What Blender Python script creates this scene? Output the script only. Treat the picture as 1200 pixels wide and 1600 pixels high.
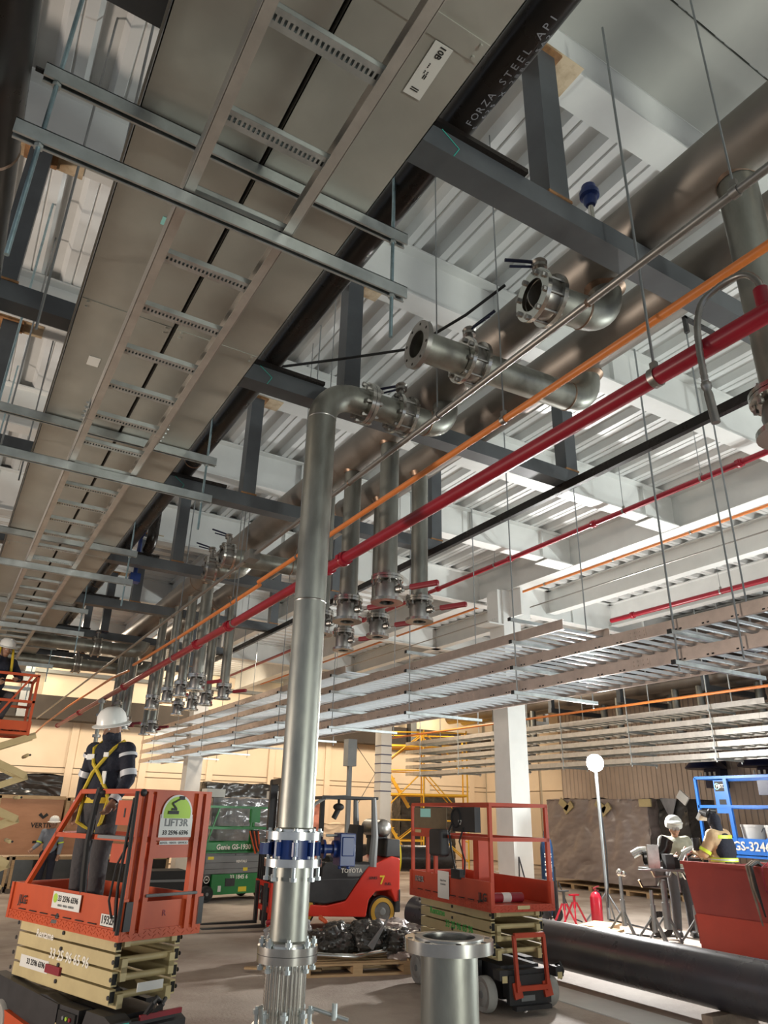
import bpy, bmesh, math, random
from mathutils import Vector, Matrix, Euler
random.seed(7)
for o in list(bpy.data.objects): bpy.data.objects.remove(o)
SC = bpy.context.scene; COL = SC.collection
PI = math.pi
S = 0.89            # the whole scene is laid out in a survey frame, then brought to metres by this factor at the end

# ------------------------------------------------------------------ camera
cam = bpy.data.cameras.new('camera'); camo = bpy.data.objects.new('camera', cam); COL.objects.link(camo)
yaw, pitch, roll = math.radians(30.4792), math.radians(23.1110), math.radians(1.3717)
fw = Vector((math.sin(yaw)*math.cos(pitch), math.cos(yaw)*math.cos(pitch), math.sin(pitch)))
rt = Vector((math.cos(yaw), -math.sin(yaw), 0)); up = rt.cross(fw)
r2 = rt*math.cos(roll)+up*math.sin(roll); u2 = -rt*math.sin(roll)+up*math.cos(roll)
M = Matrix((r2, u2, -fw)).transposed().to_4x4(); M.translation = Vector((0, 0, 2.1*S))
camo.matrix_world = M
cam.sensor_fit = 'VERTICAL'; cam.sensor_height = 24; cam.lens = 24*1107.27/1600
cam.clip_start = .05; cam.clip_end = 300
SC.camera = camo

# ------------------------------------------------------------------ world, lights, exposure
w = bpy.data.worlds.new('world'); SC.world = w; w.use_nodes = True
w.node_tree.nodes['Background'].inputs[0].default_value = (.80, .88, 1.0, 1)
w.node_tree.nodes['Background'].inputs[1].default_value = .50
SC.view_settings.view_transform = 'Standard'; SC.view_settings.look = 'None'
SC.view_settings.gamma = 1; SC.view_settings.use_curve_mapping = False
SC.view_settings.exposure = 0.0

def lamp(kind, name, loc, energy, color, size=.3, aim=None, spot=None, size_y=None):
    L = bpy.data.lights.new(name, kind); L.energy = energy; L.color = color
    o = bpy.data.objects.new(name, L); COL.objects.link(o); o.location = Vector(loc)*S
    if kind == 'AREA':
        L.size = size
        if size_y: L.shape = 'RECTANGLE'; L.size_y = size_y
    else: L.shadow_soft_size = size
    if aim is not None:
        o.rotation_euler = (Vector(aim)*S-o.location).to_track_quat('-Z', 'Y').to_euler()
    if spot: L.spot_size = math.radians(spot); L.spot_blend = .6
    return o
COOL = (.93, 1.0, .97); WARM = (1.0, .82, .60)
# off-frame lamps: right pair inferred from pipe highlights, behind and left ones added fill
lamp('SPOT', 'flood_right_near', (18, .5, 1.6), 3000, COOL, .35, (9, 6, 7.9), 130)
lamp('SPOT', 'flood_right_far', (13.5, 5.0, 1.8), 420, COOL, .3, (8, 10, 7.9), 140)
lamp('SPOT', 'fill_behind', (3.5, -5.5, 2.0), 1050, (.97, 1.0, .90), .5, (1.5, 5, 6.0), 120)
lamp('SPOT', 'fill_left', (-6, 8, 1.8), 1300, (1, .84, .70), .5, (2, 12, 6), 140)
# warm high-bay lamps washing the back wall and the far floor
for x in (2.5, 9.0, 15.5, 21.5):
    lamp('AREA', 'high_bay_lamp', (x, 27.5, 6.7), 250, WARM, .8, (x, 32.0, 2.6))
    lamp('AREA', 'wall_strip_fill', (x, 31.3, 7.6), 42, (1, .86, .58), .5, (x, 32.5, 6.7))  # added unseen lamp, brightens the upper wall strips
    lamp('AREA', 'high_bay_lamp', (x, 22.0, 6.9), 200, (1, .84, .66), .8, (x, 21.5, 0))

# ------------------------------------------------------------------ materials
MT = {}
def mat(name, col, rough=.5, metal=0., var=.0, scale=4., bump=0., col2=None, stretch=None, spec=None, emit=None, rvar=0., bscale=None, thr=None):
    if name in MT: return MT[name]
    m = bpy.data.materials.new(name); m.use_nodes = True; MT[name] = m
    nt = m.node_tree; b = nt.nodes['Principled BSDF']
    c = (*col, 1)
    b.inputs['Base Color'].default_value = c; b.inputs['Roughness'].default_value = rough
    b.inputs['Metallic'].default_value = metal
    if spec is not None: b.inputs['Specular IOR Level'].default_value = spec
    if emit: b.inputs['Emission Color'].default_value = c; b.inputs['Emission Strength'].default_value = emit
    if var or col2 or bump or rvar:
        tc = nt.nodes.new('ShaderNodeTexCoord'); mp = nt.nodes.new('ShaderNodeMapping')
        nt.links.new(tc.outputs['Object'], mp.inputs[0])
        if stretch: mp.inputs['Scale'].default_value = stretch
        n = nt.nodes.new('ShaderNodeTexNoise'); n.inputs['Scale'].default_value = scale; n.inputs['Detail'].default_value = 6
        n.inputs['Roughness'].default_value = .6
        nt.links.new(mp.outputs[0], n.inputs['Vector'])
        r = nt.nodes.new('ShaderNodeValToRGB'); nt.links.new(n.outputs[0], r.inputs[0])
        lo, hi = thr or (.3, .7)
        r.color_ramp.elements[0].position = lo; r.color_ramp.elements[1].position = hi
        d = col2 if col2 else tuple(max(0, x*(1-var)) for x in col)
        r.color_ramp.elements[0].color = (*d, 1)
        r.color_ramp.elements[1].color = c if col2 else (*[min(1, x*(1+var)) for x in col], 1)
        nt.links.new(r.outputs[0], b.inputs['Base Color'])
        if rvar:
            mr = nt.nodes.new('ShaderNodeMapRange'); nt.links.new(n.outputs[0], mr.inputs[0])
            mr.inputs[1].default_value = .3; mr.inputs[2].default_value = .7
            mr.inputs[3].default_value = rough-rvar; mr.inputs[4].default_value = rough+rvar
            nt.links.new(mr.outputs[0], b.inputs['Roughness'])
        if bump:
            n2 = nt.nodes.new('ShaderNodeTexNoise'); n2.inputs['Scale'].default_value = bscale or scale*4; n2.inputs['Detail'].default_value = 4
            nt.links.new(mp.outputs[0], n2.inputs['Vector'])
            bp = nt.nodes.new('ShaderNodeBump'); bp.inputs['Strength'].default_value = bump; bp.inputs['Distance'].default_value = .02
            nt.links.new(n2.outputs[0], bp.inputs['Height']); nt.links.new(bp.outputs[0], b.inputs['Normal'])
    return m
m_white = mat('white_painted_steel', (.70, .71, .69), .45, var=.05, scale=2)
m_deck = mat('white_deck_paint', (.66, .67, .66), .35, var=.06, scale=1.2)
m_cream = mat('cream_wall_panel', (.72, .60, .46), .7, var=.06, scale=.6)
m_soff = mat('shaded_soffit', (.42, .42, .39), .6, var=.08, scale=1)  # grey puts shade into the colour, toning down the lamp-lit plates
m_creamdk = mat('wall_joint_dark', (.45, .40, .32), .7)
m_brown = mat('brown_ribbed_sheet', (.50, .42, .36), .6, var=.10, scale=.8)
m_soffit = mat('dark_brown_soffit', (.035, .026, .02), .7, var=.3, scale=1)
m_floor = mat('dusty_concrete', (.50, .43, .365), .75, col2=(.28, .215, .172), scale=.55, bump=.35, bscale=30, thr=(.36, .62))
m_litstrip = mat('floor_lit_strip', (.62, .62, .60), .7, var=.08, scale=2)  # pale tone stands in for light on the floor
m_stain = mat('stainless_pipe', (.37, .375, .335), .44, .9, col2=(.23, .23, .205), scale=5, rvar=.08, bump=.05, stretch=(1, 1, .35), thr=(.3, .65))
m_ss = mat('bright_stainless', (.62, .61, .57), .22, 1, var=.12, scale=9)
m_ssd = mat('dull_stainless', (.33, .32, .30), .38, 1, var=.2, scale=6)
m_head = mat('mill_finish_header', (.34, .315, .285), .48, .85, col2=(.24, .215, .19), scale=1.3, rvar=.08)
m_heat = mat('heat_tinted_weld', (.25, .17, .12), .4, .8, var=.3, scale=12)
m_galv = mat('galvanized_sheet', (.50, .50, .45), .50, .55, col2=(.42, .415, .375), scale=2.2, rvar=.06)
m_galvb = mat('bright_galvanized_strut', (.62, .66, .66), .38, .8, col2=(.46, .50, .50), scale=7, rvar=.08)
m_galvl = mat('galvanized_ladder', (.58, .56, .52), .42, .7, var=.12, scale=6)
m_rack = mat('rack_rail_galvanized_warmlit', (.62, .52, .46), .48, .75, var=.14, scale=5)  # pinkish tint paints in the warm light the galvanized rails reflect
m_rung = mat('rack_rung_galvanized', (.60, .62, .64), .34, .9, var=.1, scale=5)
m_dark = mat('slot_dark', (.012, .011, .010), .8)
m_zinc = mat('blue_zinc_rod', (.36, .50, .56), .32, .85, var=.2, scale=20)
m_rod = mat('grey_threaded_rod', (.30, .32, .33), .4, .8)
m_wire = mat('dark_wire', (.10, .11, .11), .5, .5)
m_black = mat('black_steel_pipe', (.007, .007, .008), .30, 0, col2=(.016, .012, .010), scale=3, rvar=.08, thr=(.45, .8), spec=.30)
m_blkbig = mat('black_line_pipe_floor', (.028, .030, .040), .30, 0, col2=(.055, .05, .055), scale=2, rvar=.08, spec=.6)
m_prim = mat('grey_primer_steel', (.125, .138, .148), .42, .3, col2=(.085, .092, .10), scale=2)
m_rust = mat('rust_scorch', (.30, .15, .06), .8, 0, var=.5, scale=10)
m_red = mat('red_fire_pipe', (.30, .008, .022), .35, 0, var=.12, scale=3)
m_orange = mat('orange_conduit', (.72, .22, .05), .40, 0, var=.08, scale=5)
m_cond = mat('grey_conduit', (.30, .29, .27), .38, .8, var=.1, scale=3)
m_blue = mat('blue_enamel_valve', (.010, .035, .17), .35, var=.2, scale=8)
m_navy = mat('navy_handle', (.01, .014, .05), .4)
m_handle = mat('dark_red_handle', (.24, .012, .022), .5)
m_rub = mat('black_rubber', (.02, .02, .02), .75)
m_blk = mat('black_paint', (.025, .024, .025), .5, var=.3, scale=5)
m_or = mat('lift_orange_paint', (.56, .085, .018), .45, col2=(.46, .065, .015), scale=3)
m_orr = mat('lift_red_orange_paint', (.52, .065, .025), .45, col2=(.40, .048, .02), scale=3)
m_crm = mat('lift_cream_paint', (.60, .50, .26), .45, col2=(.48, .39, .20), scale=4)
m_green = mat('green_lift_paint', (.015, .20, .045), .4, var=.12, scale=3)
m_gry = mat('mid_grey_paint', (.18, .19, .19), .5, var=.1, scale=3)
m_bl = mat('lift_blue_paint', (.02, .17, .62), .4, var=.08, scale=3)
m_fred = mat('forklift_red', (.62, .035, .018), .30, var=.06, scale=2)
m_yel = mat('scaffold_yellow', (.85, .50, .04), .5)
m_yelw = mat('yellow_webbing', (.62, .45, .03), .7)
m_hiv = mat('high_vis_yellow', (.62, .80, .05), .5)
m_hel = mat('white_helmet', (.80, .80, .76), .3)
m_skin = mat('skin', (.30, .16, .10), .55)
m_navyc = mat('navy_cloth', (.018, .020, .032), .9, bump=.5, scale=8)
m_jean = mat('grey_trousers', (.060, .056, .058), .9, bump=.5, scale=6)
m_greyc = mat('grey_jacket_cloth', (.20, .22, .25), .9, bump=.4, scale=8)
m_tan = mat('tan_leather_jacket', (.52, .36, .20), .8, var=.15, scale=6, bump=.3)
m_khaki = mat('khaki_cloth', (.27, .27, .21), .9, var=.1, bump=.3, scale=8)
m_refl = mat('reflective_tape', (.62, .64, .66), .35)
m_ply = mat('plywood', (.52, .27, .15), .7, col2=(.44, .22, .12), scale=2, stretch=(1, 1, 5))
m_wood = mat('pine_wood', (.52, .36, .20), .75, col2=(.38, .25, .13), scale=4, stretch=(1, 6, 6))
m_wdk = mat('weathered_wood', (.22, .17, .13), .8, var=.3, scale=5)
m_tarp = mat('black_plastic_film', (.035, .033, .03), .25, var=.3, scale=3, spec=.7)
m_brn = mat('brown_plastic_wrap', (.36, .30, .27), .30, col2=(.26, .21, .19), scale=1.2, bump=.6, bscale=3, spec=.8)
m_clear = mat('grey_clear_film', (.34, .34, .34), .18, .1, col2=(.14, .14, .15), scale=3, bump=.5, bscale=6, stretch=(1, 1, .3))
m_bin = mat('red_oxide_bin', (.36, .050, .035), .5, col2=(.28, .035, .03), scale=1.4)
m_binlo = mat('brighter_red_panel', (.50, .055, .03), .45, var=.08, scale=2)
m_ext = mat('extinguisher_red', (.45, .01, .03), .3)
m_sign = mat('white_placard', (.72, .72, .68), .5)
m_ink = mat('black_ink', (.015, .015, .015), .6)
m_wink = mat('white_lettering', (.80, .78, .70), .5)
m_lime = mat('lime_green_disc', (.38, .60, .05), .5)
m_teal = mat('teal_label', (.03, .42, .33), .5)
m_cyan = mat('pale_cyan_note', (.35, .75, .70), .5)
m_gink = mat('green_lettering', (.05, .45, .08), .5)
m_ylab = mat('yellow_label', (.75, .60, .03), .5)
m_tape = mat('dark_blue_tape', (.06, .07, .14), .5)
m_tyre = mat('pale_grey_tyre', (.38, .37, .34), .8, col2=(.28, .27, .25), scale=6)
m_rim = mat('yellow_rim', (.55, .33, .04), .5)
m_lamp = mat('flood_lamp_face', (1, .98, .94), .4, emit=60)
m_glass = mat('smoked_glass', (.10, .10, .10), .1)
m_board = mat('olive_board', (.20, .15, .085), .7, col2=(.15, .11, .065), scale=6)
m_greencyl = mat('steel_blue_cylinder', (.012, .04, .10), .35)
m_hood = mat('silver_hood', (.46, .46, .43), .5, col2=(.35, .35, .33), scale=14)

# ------------------------------------------------------------------ mesh building
def basis(d):
    d = Vector(d).normalized(); a = Vector((0, 0, 1)) if abs(d.z) < .95 else Vector((1, 0, 0))
    x = d.cross(a).normalized(); return x, d.cross(x).normalized(), d
class MB:
    def __init__(s): s.v = []; s.f = []; s.sm = []
    def add(s, vs, fs, smooth=False):
        n = len(s.v); s.v += [Vector(v) for v in vs]; s.f += [tuple(i+n for i in f) for f in fs]; s.sm += [smooth]*len(fs); return s
    def box(s, c, d, R=None):
        c = Vector(c); hx, hy, hz = [k/2 for k in d]
        vs = [Vector((x, y, z)) for x in (-hx, hx) for y in (-hy, hy) for z in (-hz, hz)]
        if R is not None: vs = [R @ v for v in vs]
        return s.add([c+v for v in vs], [(0, 1, 3, 2), (4, 6, 7, 5), (0, 4, 5, 1), (2, 3, 7, 6), (0, 2, 6, 4), (1, 5, 7, 3)])
    def bx(s, x0, x1, y0, y1, z0, z1): return s.box(((x0+x1)/2, (y0+y1)/2, (z0+z1)/2), (abs(x1-x0), abs(y1-y0), abs(z1-z0)))
    def bar(s, p, q, w, h, upv=(0, 0, 1)):
        p = Vector(p); q = Vector(q); d = (q-p); L = d.length; d.normalize(); u = Vector(upv)
        if abs(d.dot(u)) > .98: u = Vector((0, 1, 0))
        x = d.cross(u).normalized(); z = x.cross(d)
        R = Matrix((x, d, z)).transposed()
        return s.box((p+q)/2, (w, L, h), R)
    def tube(s, p, q, r, n=12, r2=None, caps=True):
        p = Vector(p); q = Vector(q); x, y, d = basis(q-p); r2 = r if r2 is None else r2; vs = []
        for c, k in ((p, r), (q, r2)):
            vs += [c+(x*math.cos(2*PI*i/n)+y*math.sin(2*PI*i/n))*k for i in range(n)]
        s.add(vs, [(i, (i+1) % n, n+(i+1) % n, n+i) for i in range(n)], True)
        if caps: s.add(vs, [tuple(range(n))[::-1], tuple(range(n, 2*n))])
        return s
    def path(s, pts, r, n=10, caps=True):
        pts = [Vector(p) for p in pts]; x, y, d = basis(pts[1]-pts[0]); rings = []
        for k, p in enumerate(pts):
            t = (pts[min(k+1, len(pts)-1)]-pts[max(k-1, 0)]).normalized()
            x = (x-t*x.dot(t)).normalized(); y = t.cross(x); rr = r[k] if isinstance(r, (list, tuple)) else r
            rings.append([p+(x*math.cos(2*PI*i/n)+y*math.sin(2*PI*i/n))*rr for i in range(n)])
        vs = [v for g in rings for v in g]
        fs = [(k*n+i, k*n+(i+1) % n, (k+1)*n+(i+1) % n, (k+1)*n+i) for k in range(len(pts)-1) for i in range(n)]
        s.add(vs, fs, True)
        if caps: s.add(rings[0], [tuple(range(n))[::-1]]); s.add(rings[-1], [tuple(range(n))])
        return s
    def lathe(s, prof, o=(0, 0, 0), d=(0, 0, 1), n=24, smooth=True, close=False):
        o = Vector(o); x, y, d = basis(d); vs = []
        for (r, h) in prof: vs += [o+d*h+(x*math.cos(2*PI*i/n)+y*math.sin(2*PI*i/n))*r for i in range(n)]
        k = len(prof); fs = [(a*n+i, a*n+(i+1) % n, ((a+1) % k)*n+(i+1) % n, ((a+1) % k)*n+i) for a in range(k if close else k-1) for i in range(n)]
        return s.add(vs, fs, smooth)
    def prism(s, poly, ax, a, b):
        # poly 2D in the other two axes (x,y order kept), extruded along axis ax from a to b
        def P(u, v, t):
            return {'x': (t, u, v), 'y': (u, t, v), 'z': (u, v, t)}[ax]
        n = len(poly); vs = [P(u, v, a) for u, v in poly]+[P(u, v, b) for u, v in poly]
        return s.add(vs, [tuple(range(n))[::-1], tuple(range(n, 2*n))]+[(i, (i+1) % n, n+(i+1) % n, n+i) for i in range(n)])
    def ell(s, c, r, n=14, m=9, R=None):
        c = Vector(c); rx, ry, rz = r if isinstance(r, (tuple, list)) else (r, r, r); vs = []
        for j in range(m+1):
            t = PI*j/m
            for i in range(n):
                v = Vector((rx*math.sin(t)*math.cos(2*PI*i/n), ry*math.sin(t)*math.sin(2*PI*i/n), rz*math.cos(t)))
                if R is not None: v = R @ v
                vs.append(c+v)
        return s.add(vs, [(j*n+i, (j+1)*n+i, (j+1)*n+(i+1) % n, j*n+(i+1) % n) for j in range(m) for i in range(n)], True)
    def cap(s, p, q, r, r2=None, n=12):
        r2 = r if r2 is None else r2; p = Vector(p); q = Vector(q)
        s.tube(p, q, r, n, r2); s.ell(p, r, n, 6); s.ell(q, r2, n, 6); return s
    def mesh(s, name, m, off=Vector((0, 0, 0))):
        me = bpy.data.meshes.new(name); me.from_pydata([v-off for v in s.v], [], s.f)
        me.polygons.foreach_set('use_smooth', s.sm); me.materials.append(m); me.validate(); 
        b = bmesh.new(); b.from_mesh(me); bmesh.ops.remove_doubles(b, verts=b.verts, dist=1e-5); bmesh.ops.recalc_face_normals(b, faces=b.faces); b.to_mesh(me); b.free()
        if any(s.sm):
            try: me.set_sharp_from_angle(angle=math.radians(40))
            except Exception: pass
        me.update(); return me
    def build(s, name, m, parent=None, world=False):
        off = Vector((0, 0, 0))
        if parent is None:
            xs = [v.x for v in s.v]; ys = [v.y for v in s.v]; zs = [v.z for v in s.v]
            off = Vector(((min(xs)+max(xs))/2, (min(ys)+max(ys))/2, min(zs)))
        elif world: off = absloc(parent)
        o = bpy.data.objects.new(name, s.mesh(name, m, off)); COL.objects.link(o)
        if parent is None: o.location = off
        else: o.parent = parent
        return o
def absloc(o):
    p = Vector((0, 0, 0))
    while o is not None: p += o.location; o = o.parent
    return p
def tag(o, label=None, cat=None, group=None, kind=None):
    if label: o['label'] = label
    if cat: o['category'] = cat
    if group: o['group'] = group
    if kind: o['kind'] = kind
    return o
def thing(name, label, cat, loc=(0, 0, 0), rz=0, group=None, sc=1):
    o = bpy.data.objects.new(name, None); COL.objects.link(o); o.location = loc; o.rotation_euler = (0, 0, rz); o.scale = (sc,)*3
    o.empty_display_size = .1
    return tag(o, label, cat, group)
def inst(name, me, parent, loc=(0, 0, 0), world=False, rot=None):
    o = bpy.data.objects.new(name, me); COL.objects.link(o)
    if parent is not None: o.parent = parent
    o.location = Vector(loc)-(absloc(parent) if (world and parent) else Vector((0, 0, 0)))
    if rot: o.rotation_euler = rot
    return o
def dup(root, loc=None, rz=None, label=None):
    kids = {}
    for o in COL.objects:
        if o.parent: kids.setdefault(o.parent.name, []).append(o)
    def rec(o, par):
        c = o.copy(); COL.objects.link(c); c.parent = par
        for k in kids.get(o.name, []): rec(k, c)
        return c
    c = rec(root, None)
    if loc is not None: c.location = loc
    if rz is not None: c.rotation_euler = (0, 0, rz)
    if label: c['label'] = label
    return c
def text(parent, body, size, pos, right, upv, m, name='lettering', ext=.002, align='CENTER', sx=1.0, bold=.022):
    cu = bpy.data.curves.new('t', 'FONT'); cu.body = body; cu.size = size; cu.align_x = align; cu.align_y = 'CENTER'; cu.extrude = ext; cu.offset = size*bold; cu.resolution_u = 2
    t = bpy.data.objects.new('t', cu); COL.objects.link(t)
    dg = bpy.context.evaluated_depsgraph_get(); dg.update()
    me = bpy.data.meshes.new_from_object(t.evaluated_get(dg)); bpy.data.objects.remove(t)
    me.materials.clear(); me.materials.append(m)
    o = bpy.data.objects.new(name, me); COL.objects.link(o); o.parent = parent
    r = Vector(right).normalized(); u = Vector(upv).normalized(); nn = r.cross(u)
    mm = Matrix((r*sx, u, nn)).transposed().to_4x4(); mm.translation = Vector(pos); o.matrix_basis = mm
    return o
def arc(c, a, b, R, t0, t1, n=8):
    c = Vector(c); a = Vector(a); b = Vector(b)
    return [c+a*math.cos(t0+(t1-t0)*i/n)*R+b*math.sin(t0+(t1-t0)*i/n)*R for i in range(n+1)]

# ================================================================== SETTING
fl = MB().bx(-14, 32, -10, 38, -.15, 0).build('floor', m_floor); tag(fl, kind='structure')
sl = MB().bx(7.35, 7.95, -2, 9.6, 0, .012).build('lit_strip', m_litstrip); tag(sl, kind='structure')  # painted strip of light on the floor along the black pipe
ce = MB().bx(-14, 32, -10, 38, 8.0, 8.12).build('ceiling', m_white); tag(ce, kind='structure')
def deck_mesh(L):
    P = .445; prof = []
    for k in range(2):
        x = k*P
        prof += [(x, 0), (x+.085, 0), (x+.095, .016), (x+.105, .016), (x+.115, 0), (x+.20, 0), (x+.25, .10), (x+.395, .10)]
    prof += [(2*P, 0)]
    m = MB(); n = len(prof); vs = [(x, y, z) for y in (0, L) for x, z in prof]
    m.add(vs, [(i, i+1, n+i+1, n+i) for i in range(n-1)]); return m.mesh('deck_sheet', m_deck)
zd = 7.87
def deck(x0, x1, y0, y1, along):
    if along == 'y':
        me = deck_mesh(y1-y0)
        for k in range(int((x1-x0)/.89+.999)): inst('deck_sheet', me, ce, (x0+k*.89, y0, zd), True)
    else:
        me = deck_mesh(x1-x0)
        for k in range(int((y1-y0)/.89+.999)): inst('deck_sheet', me, ce, (x0, y0+(k+1)*.89, zd), True, (0, 0, -PI/2))
deck(-3.5, 11.1, -1.0, 13.9, 'y'); deck(11.1, 27, -1.0, 32.6, 'x'); deck(-3.5, 11.1, 13.9, 32.6, 'x')
MB().bx(-.5, 5.3, 1.88, 2.48, 7.835, 7.86).build('soffit_plate', m_soff, ce, True)
MB().bx(-.5, 6.5, .2, 1.86, 7.815, 7.86).build('soffit_plate', m_soff, ce, True)

def ibeam(axis, at, a0, a1, zb=7.2, zt=7.865, bf=.27, stiff=0, m=m_white):
    b = MB(); h = bf/2
    def bb(u0, u1, v0, v1, z0, z1):
        if axis == 'x': b.bx(v0, v1, u0, u1, z0, z1)
        else: b.bx(u0, u1, v0, v1, z0, z1)
    bb(at-h, at+h, a0, a1, zb, zb+.022); bb(at-h, at+h, a0, a1, zt-.022, zt); bb(at-.01, at+.01, a0, a1, zb+.01, zt-.01)
    if stiff:
        s = a0+.4
        while s < a1: bb(at-h*.55, at+h*.55, s, s+.012, zb+.02, zt-.02); s += stiff
    o = b.build('roof_beam', m); return tag(o, kind='structure')
BY = [2.5, 5.2, 7.92, 10.65]
for i, y in enumerate(BY): ibeam('x', y, -3.5, 10.98, stiff=0 if i == 0 else 1.9)
ibeam('x', 13.9, -3.5, 26, zb=7.05, stiff=2.9)
for y in (19.3, 25.0): ibeam('x', y, -3.5, 26)
ibeam('x', -.3, -3.5, 26)
ibeam('y', 11.1, -1, 32, zb=7.15, bf=.30)
for x in (13.5, 15.9, 18.6, 21.4, 24.2): ibeam('y', x, -1, 32, bf=.26)
for x in (-1.8, 4.6, 7.9): ibeam('y', x, 14.1, 32, zb=7.35, bf=.22)
for y in BY:      # haunches where the beams meet the girder
    h = MB(); h.prism([(10.1, 7.85), (11.08, 7.85), (11.08, 7.18), (10.75, 7.2)], 'y', y-.012, y+.012)
    h.bx(10.2, 11.0, y-.2, y+.2, 7.16, 7.18)
    tag(h.build('beam_haunch', m_white), kind='structure')

def column(x, y, w, z1, m=m_white, plates=True):
    b = MB().bx(x-w/2, x+w/2, y-w/2, y+w/2, 0, z1)
    if plates:
        b.bx(x-w/2-.12, x+w/2+.12, y-w/2-.12, y+w/2+.12, 0, .04)
    return tag(b.build('column', m), kind='structure')
c1 = column(11.1, 12.96, .52, 7.16)
br = MB(); br.bx(10.72, 10.84, 12.75, 13.15, 6.3, 7.16); br.bx(11.36, 11.9, 12.93, 12.97, 6.6, 7.16); br.bx(11.05, 11.12, 12.3, 12.7, 6.5, 7.16)
br.bx(10.4, 10.84, 12.7, 13.2, 6.28, 6.31)
for k in range(4): br.tube((10.70, 12.82+.08*k, 6.45), (10.72, 12.82+.08*k, 6.45), .02, 8)
br.build('gusset', m_white, c1, True)
c2 = column(7.45, 24.9, .50, 7.2, m_white)
c3 = column(15.9, 26.6, .50, 7.2, m_white)
tp = MB()
for z in (2.95, 3.30, 3.65, 4.0, 4.35, 4.7): tp.bx(15.9-.256, 15.9+.256, 26.6-.256, 26.6+.256, z, z+.04)
tp.build('tape_band', m_tape, c3, True)
column(21.4, 25.6, .50, 7.2, m_white)
pl = tag(MB().bx(11.80, 11.93, 21.95, 22.07, 0, 4.15).bx(11.70, 12.03, 21.85, 22.17, 3.55, 4.4).build('service_post', m_gry), kind='structure')
MB().path([(12.0, 22, 4.3), (13.2, 22.6, 3.4), (12.2, 22.1, 2.3)], .012, 6).build('loose_cable', m_wire, pl, True)

# back wall: panels with real joints
wb = tag(MB().bx(-8, 26.2, 32.62, 32.8, 0, 7.9).build('wall_back', m_creamdk), kind='structure')
k = 0; x = -6.9
while x < 26:
    for z0, z1 in ((.05, 3.30), (3.34, 3.52), (3.56, 6.24)):
        MB().bx(x+.02, min(x+2.78, 26), 32.55, 32.62, z0, z1).build('wall_panel', m_cream, wb, True)
    MB().bx(x+2.76, x+3.04, 32.45, 32.62, .05, 5.6).build('wall_mullion', m_cream, wb, True)
    x += 2.9
for x0, x1 in ((-3, 2.85), (3.15, 13.6), (13.9, 25.8)):
    MB().bx(x0, x1, 32.5, 32.62, 6.26, 7.12).build('wall_panel', m_cream, wb, True)
    MB().bx(x0, x1, 32.5, 32.62, 7.30, 7.82).build('wall_panel', m_cream, wb, True)
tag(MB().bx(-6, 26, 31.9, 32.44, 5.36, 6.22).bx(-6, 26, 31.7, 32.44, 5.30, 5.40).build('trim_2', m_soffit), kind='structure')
tag(MB().bx(-6, 26, 32.2, 32.45, 7.14, 7.28).build('trim_3', m_gry), kind='structure')
for x in (2.3, 13.7, 20.5): tag(MB().bx(x, x+.35, 31.6, 32.0, 5.3, 7.87).build('trim_4', m_prim), kind='structure')
# right wall: vertical ribs
wr = MB(); y = -2.0; pr = []
while y < 26.6:
    pr += [(26.0, y), (26.0, y+.18), (25.97, y+.20), (25.97, y+.23), (26.0, y+.25)]; y += .25
n = len(pr); wr.add([(a, b, z) for z in (0, 7.87) for a, b in pr], [(i, i+1, n+i+1, n+i) for i in range(n-1)]); wr.bx(26.02, 26.2, -2, 26.6, 0, 7.87)
tag(wr.build('wall_right', m_brown), kind='structure')
w2 = tag(MB().bx(26.02, 26.2, 26.6, 32.6, 0, 7.87).build('wall_right', m_creamdk), kind='structure')
for y0, y1 in ((26.7, 28.1), (28.3, 29.9), (30.1, 32.4)):
    MB().bx(25.95, 26.02, y0, y1, .05, 3.3).build('wall_panel', m_cream, w2, True)
    MB().bx(25.95, 26.02, y0, y1, 3.35, 7.8).build('wall_panel', m_cream, w2, True)
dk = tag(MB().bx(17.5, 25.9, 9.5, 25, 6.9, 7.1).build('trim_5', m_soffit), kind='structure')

# ================================================================== OVERHEAD: strut trapezes, trays, ladder
AY = [2.92, 6.58, 10.02, 13.82, 17.7, 21.7]
def strut_bar(p0, p1, y, z, w=.05, h=.085):
    # channel with the slot downwards
    b = MB(); t = .006
    b.bx(p0, p1, y-w/2, y-w/2+t, z, z+h); b.bx(p0, p1, y+w/2-t, y+w/2, z, z+h); b.bx(p0, p1, y-w/2, y+w/2, z+h-t, z+h)
    b.bx(p0, p1, y-w/2+t, y-w/2+.012, z, z+t); b.bx(p0, p1, y+w/2-.012, y+w/2-t, z, z+t); return b
ordn = ['nearest', 'second nearest', 'third nearest', 'fourth nearest', 'fifth nearest', 'farthest']
for i, y in enumerate(AY):
    t = thing('strut_trapeze', 'two-level strut trapeze with blue zinc rods under the wide trays, %s of six' % ordn[i], 'trapeze', (.77, y, 4.93), group='strut trapezes carrying the trays')
    strut_bar(-.33, 1.83, y, 4.965).build('strut', m_galvb, t, True)
    strut_bar(-.28, 1.83, y, 5.385).build('strut', m_galvb, t, True)
    for sy in (4.968, 5.388): MB().bx(-.32, 1.82, y-.012, y+.012, sy+.03, sy+.04).build('slot', m_dark, t, True)
    for x in (-.215, 1.735):
        r = MB().tube((x, y, 4.66 if x > 0 else 4.3), (x, y, 7.04 if i == 3 else 7.9), .0115, 10).build('threaded_rod', m_zinc, t, True)
        nb = MB()
        for z in (4.942, 5.362): nb.lathe([(0, 0), (.022, 0), (.022, .018), (0, .018)], (x, y, z), n=6, smooth=False)
        tag(nb.build('nuts', m_galvb, r, True), kind='stuff')
for y in (1.2,):   # a second blue rod pair close to the lens
    pass
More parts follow.
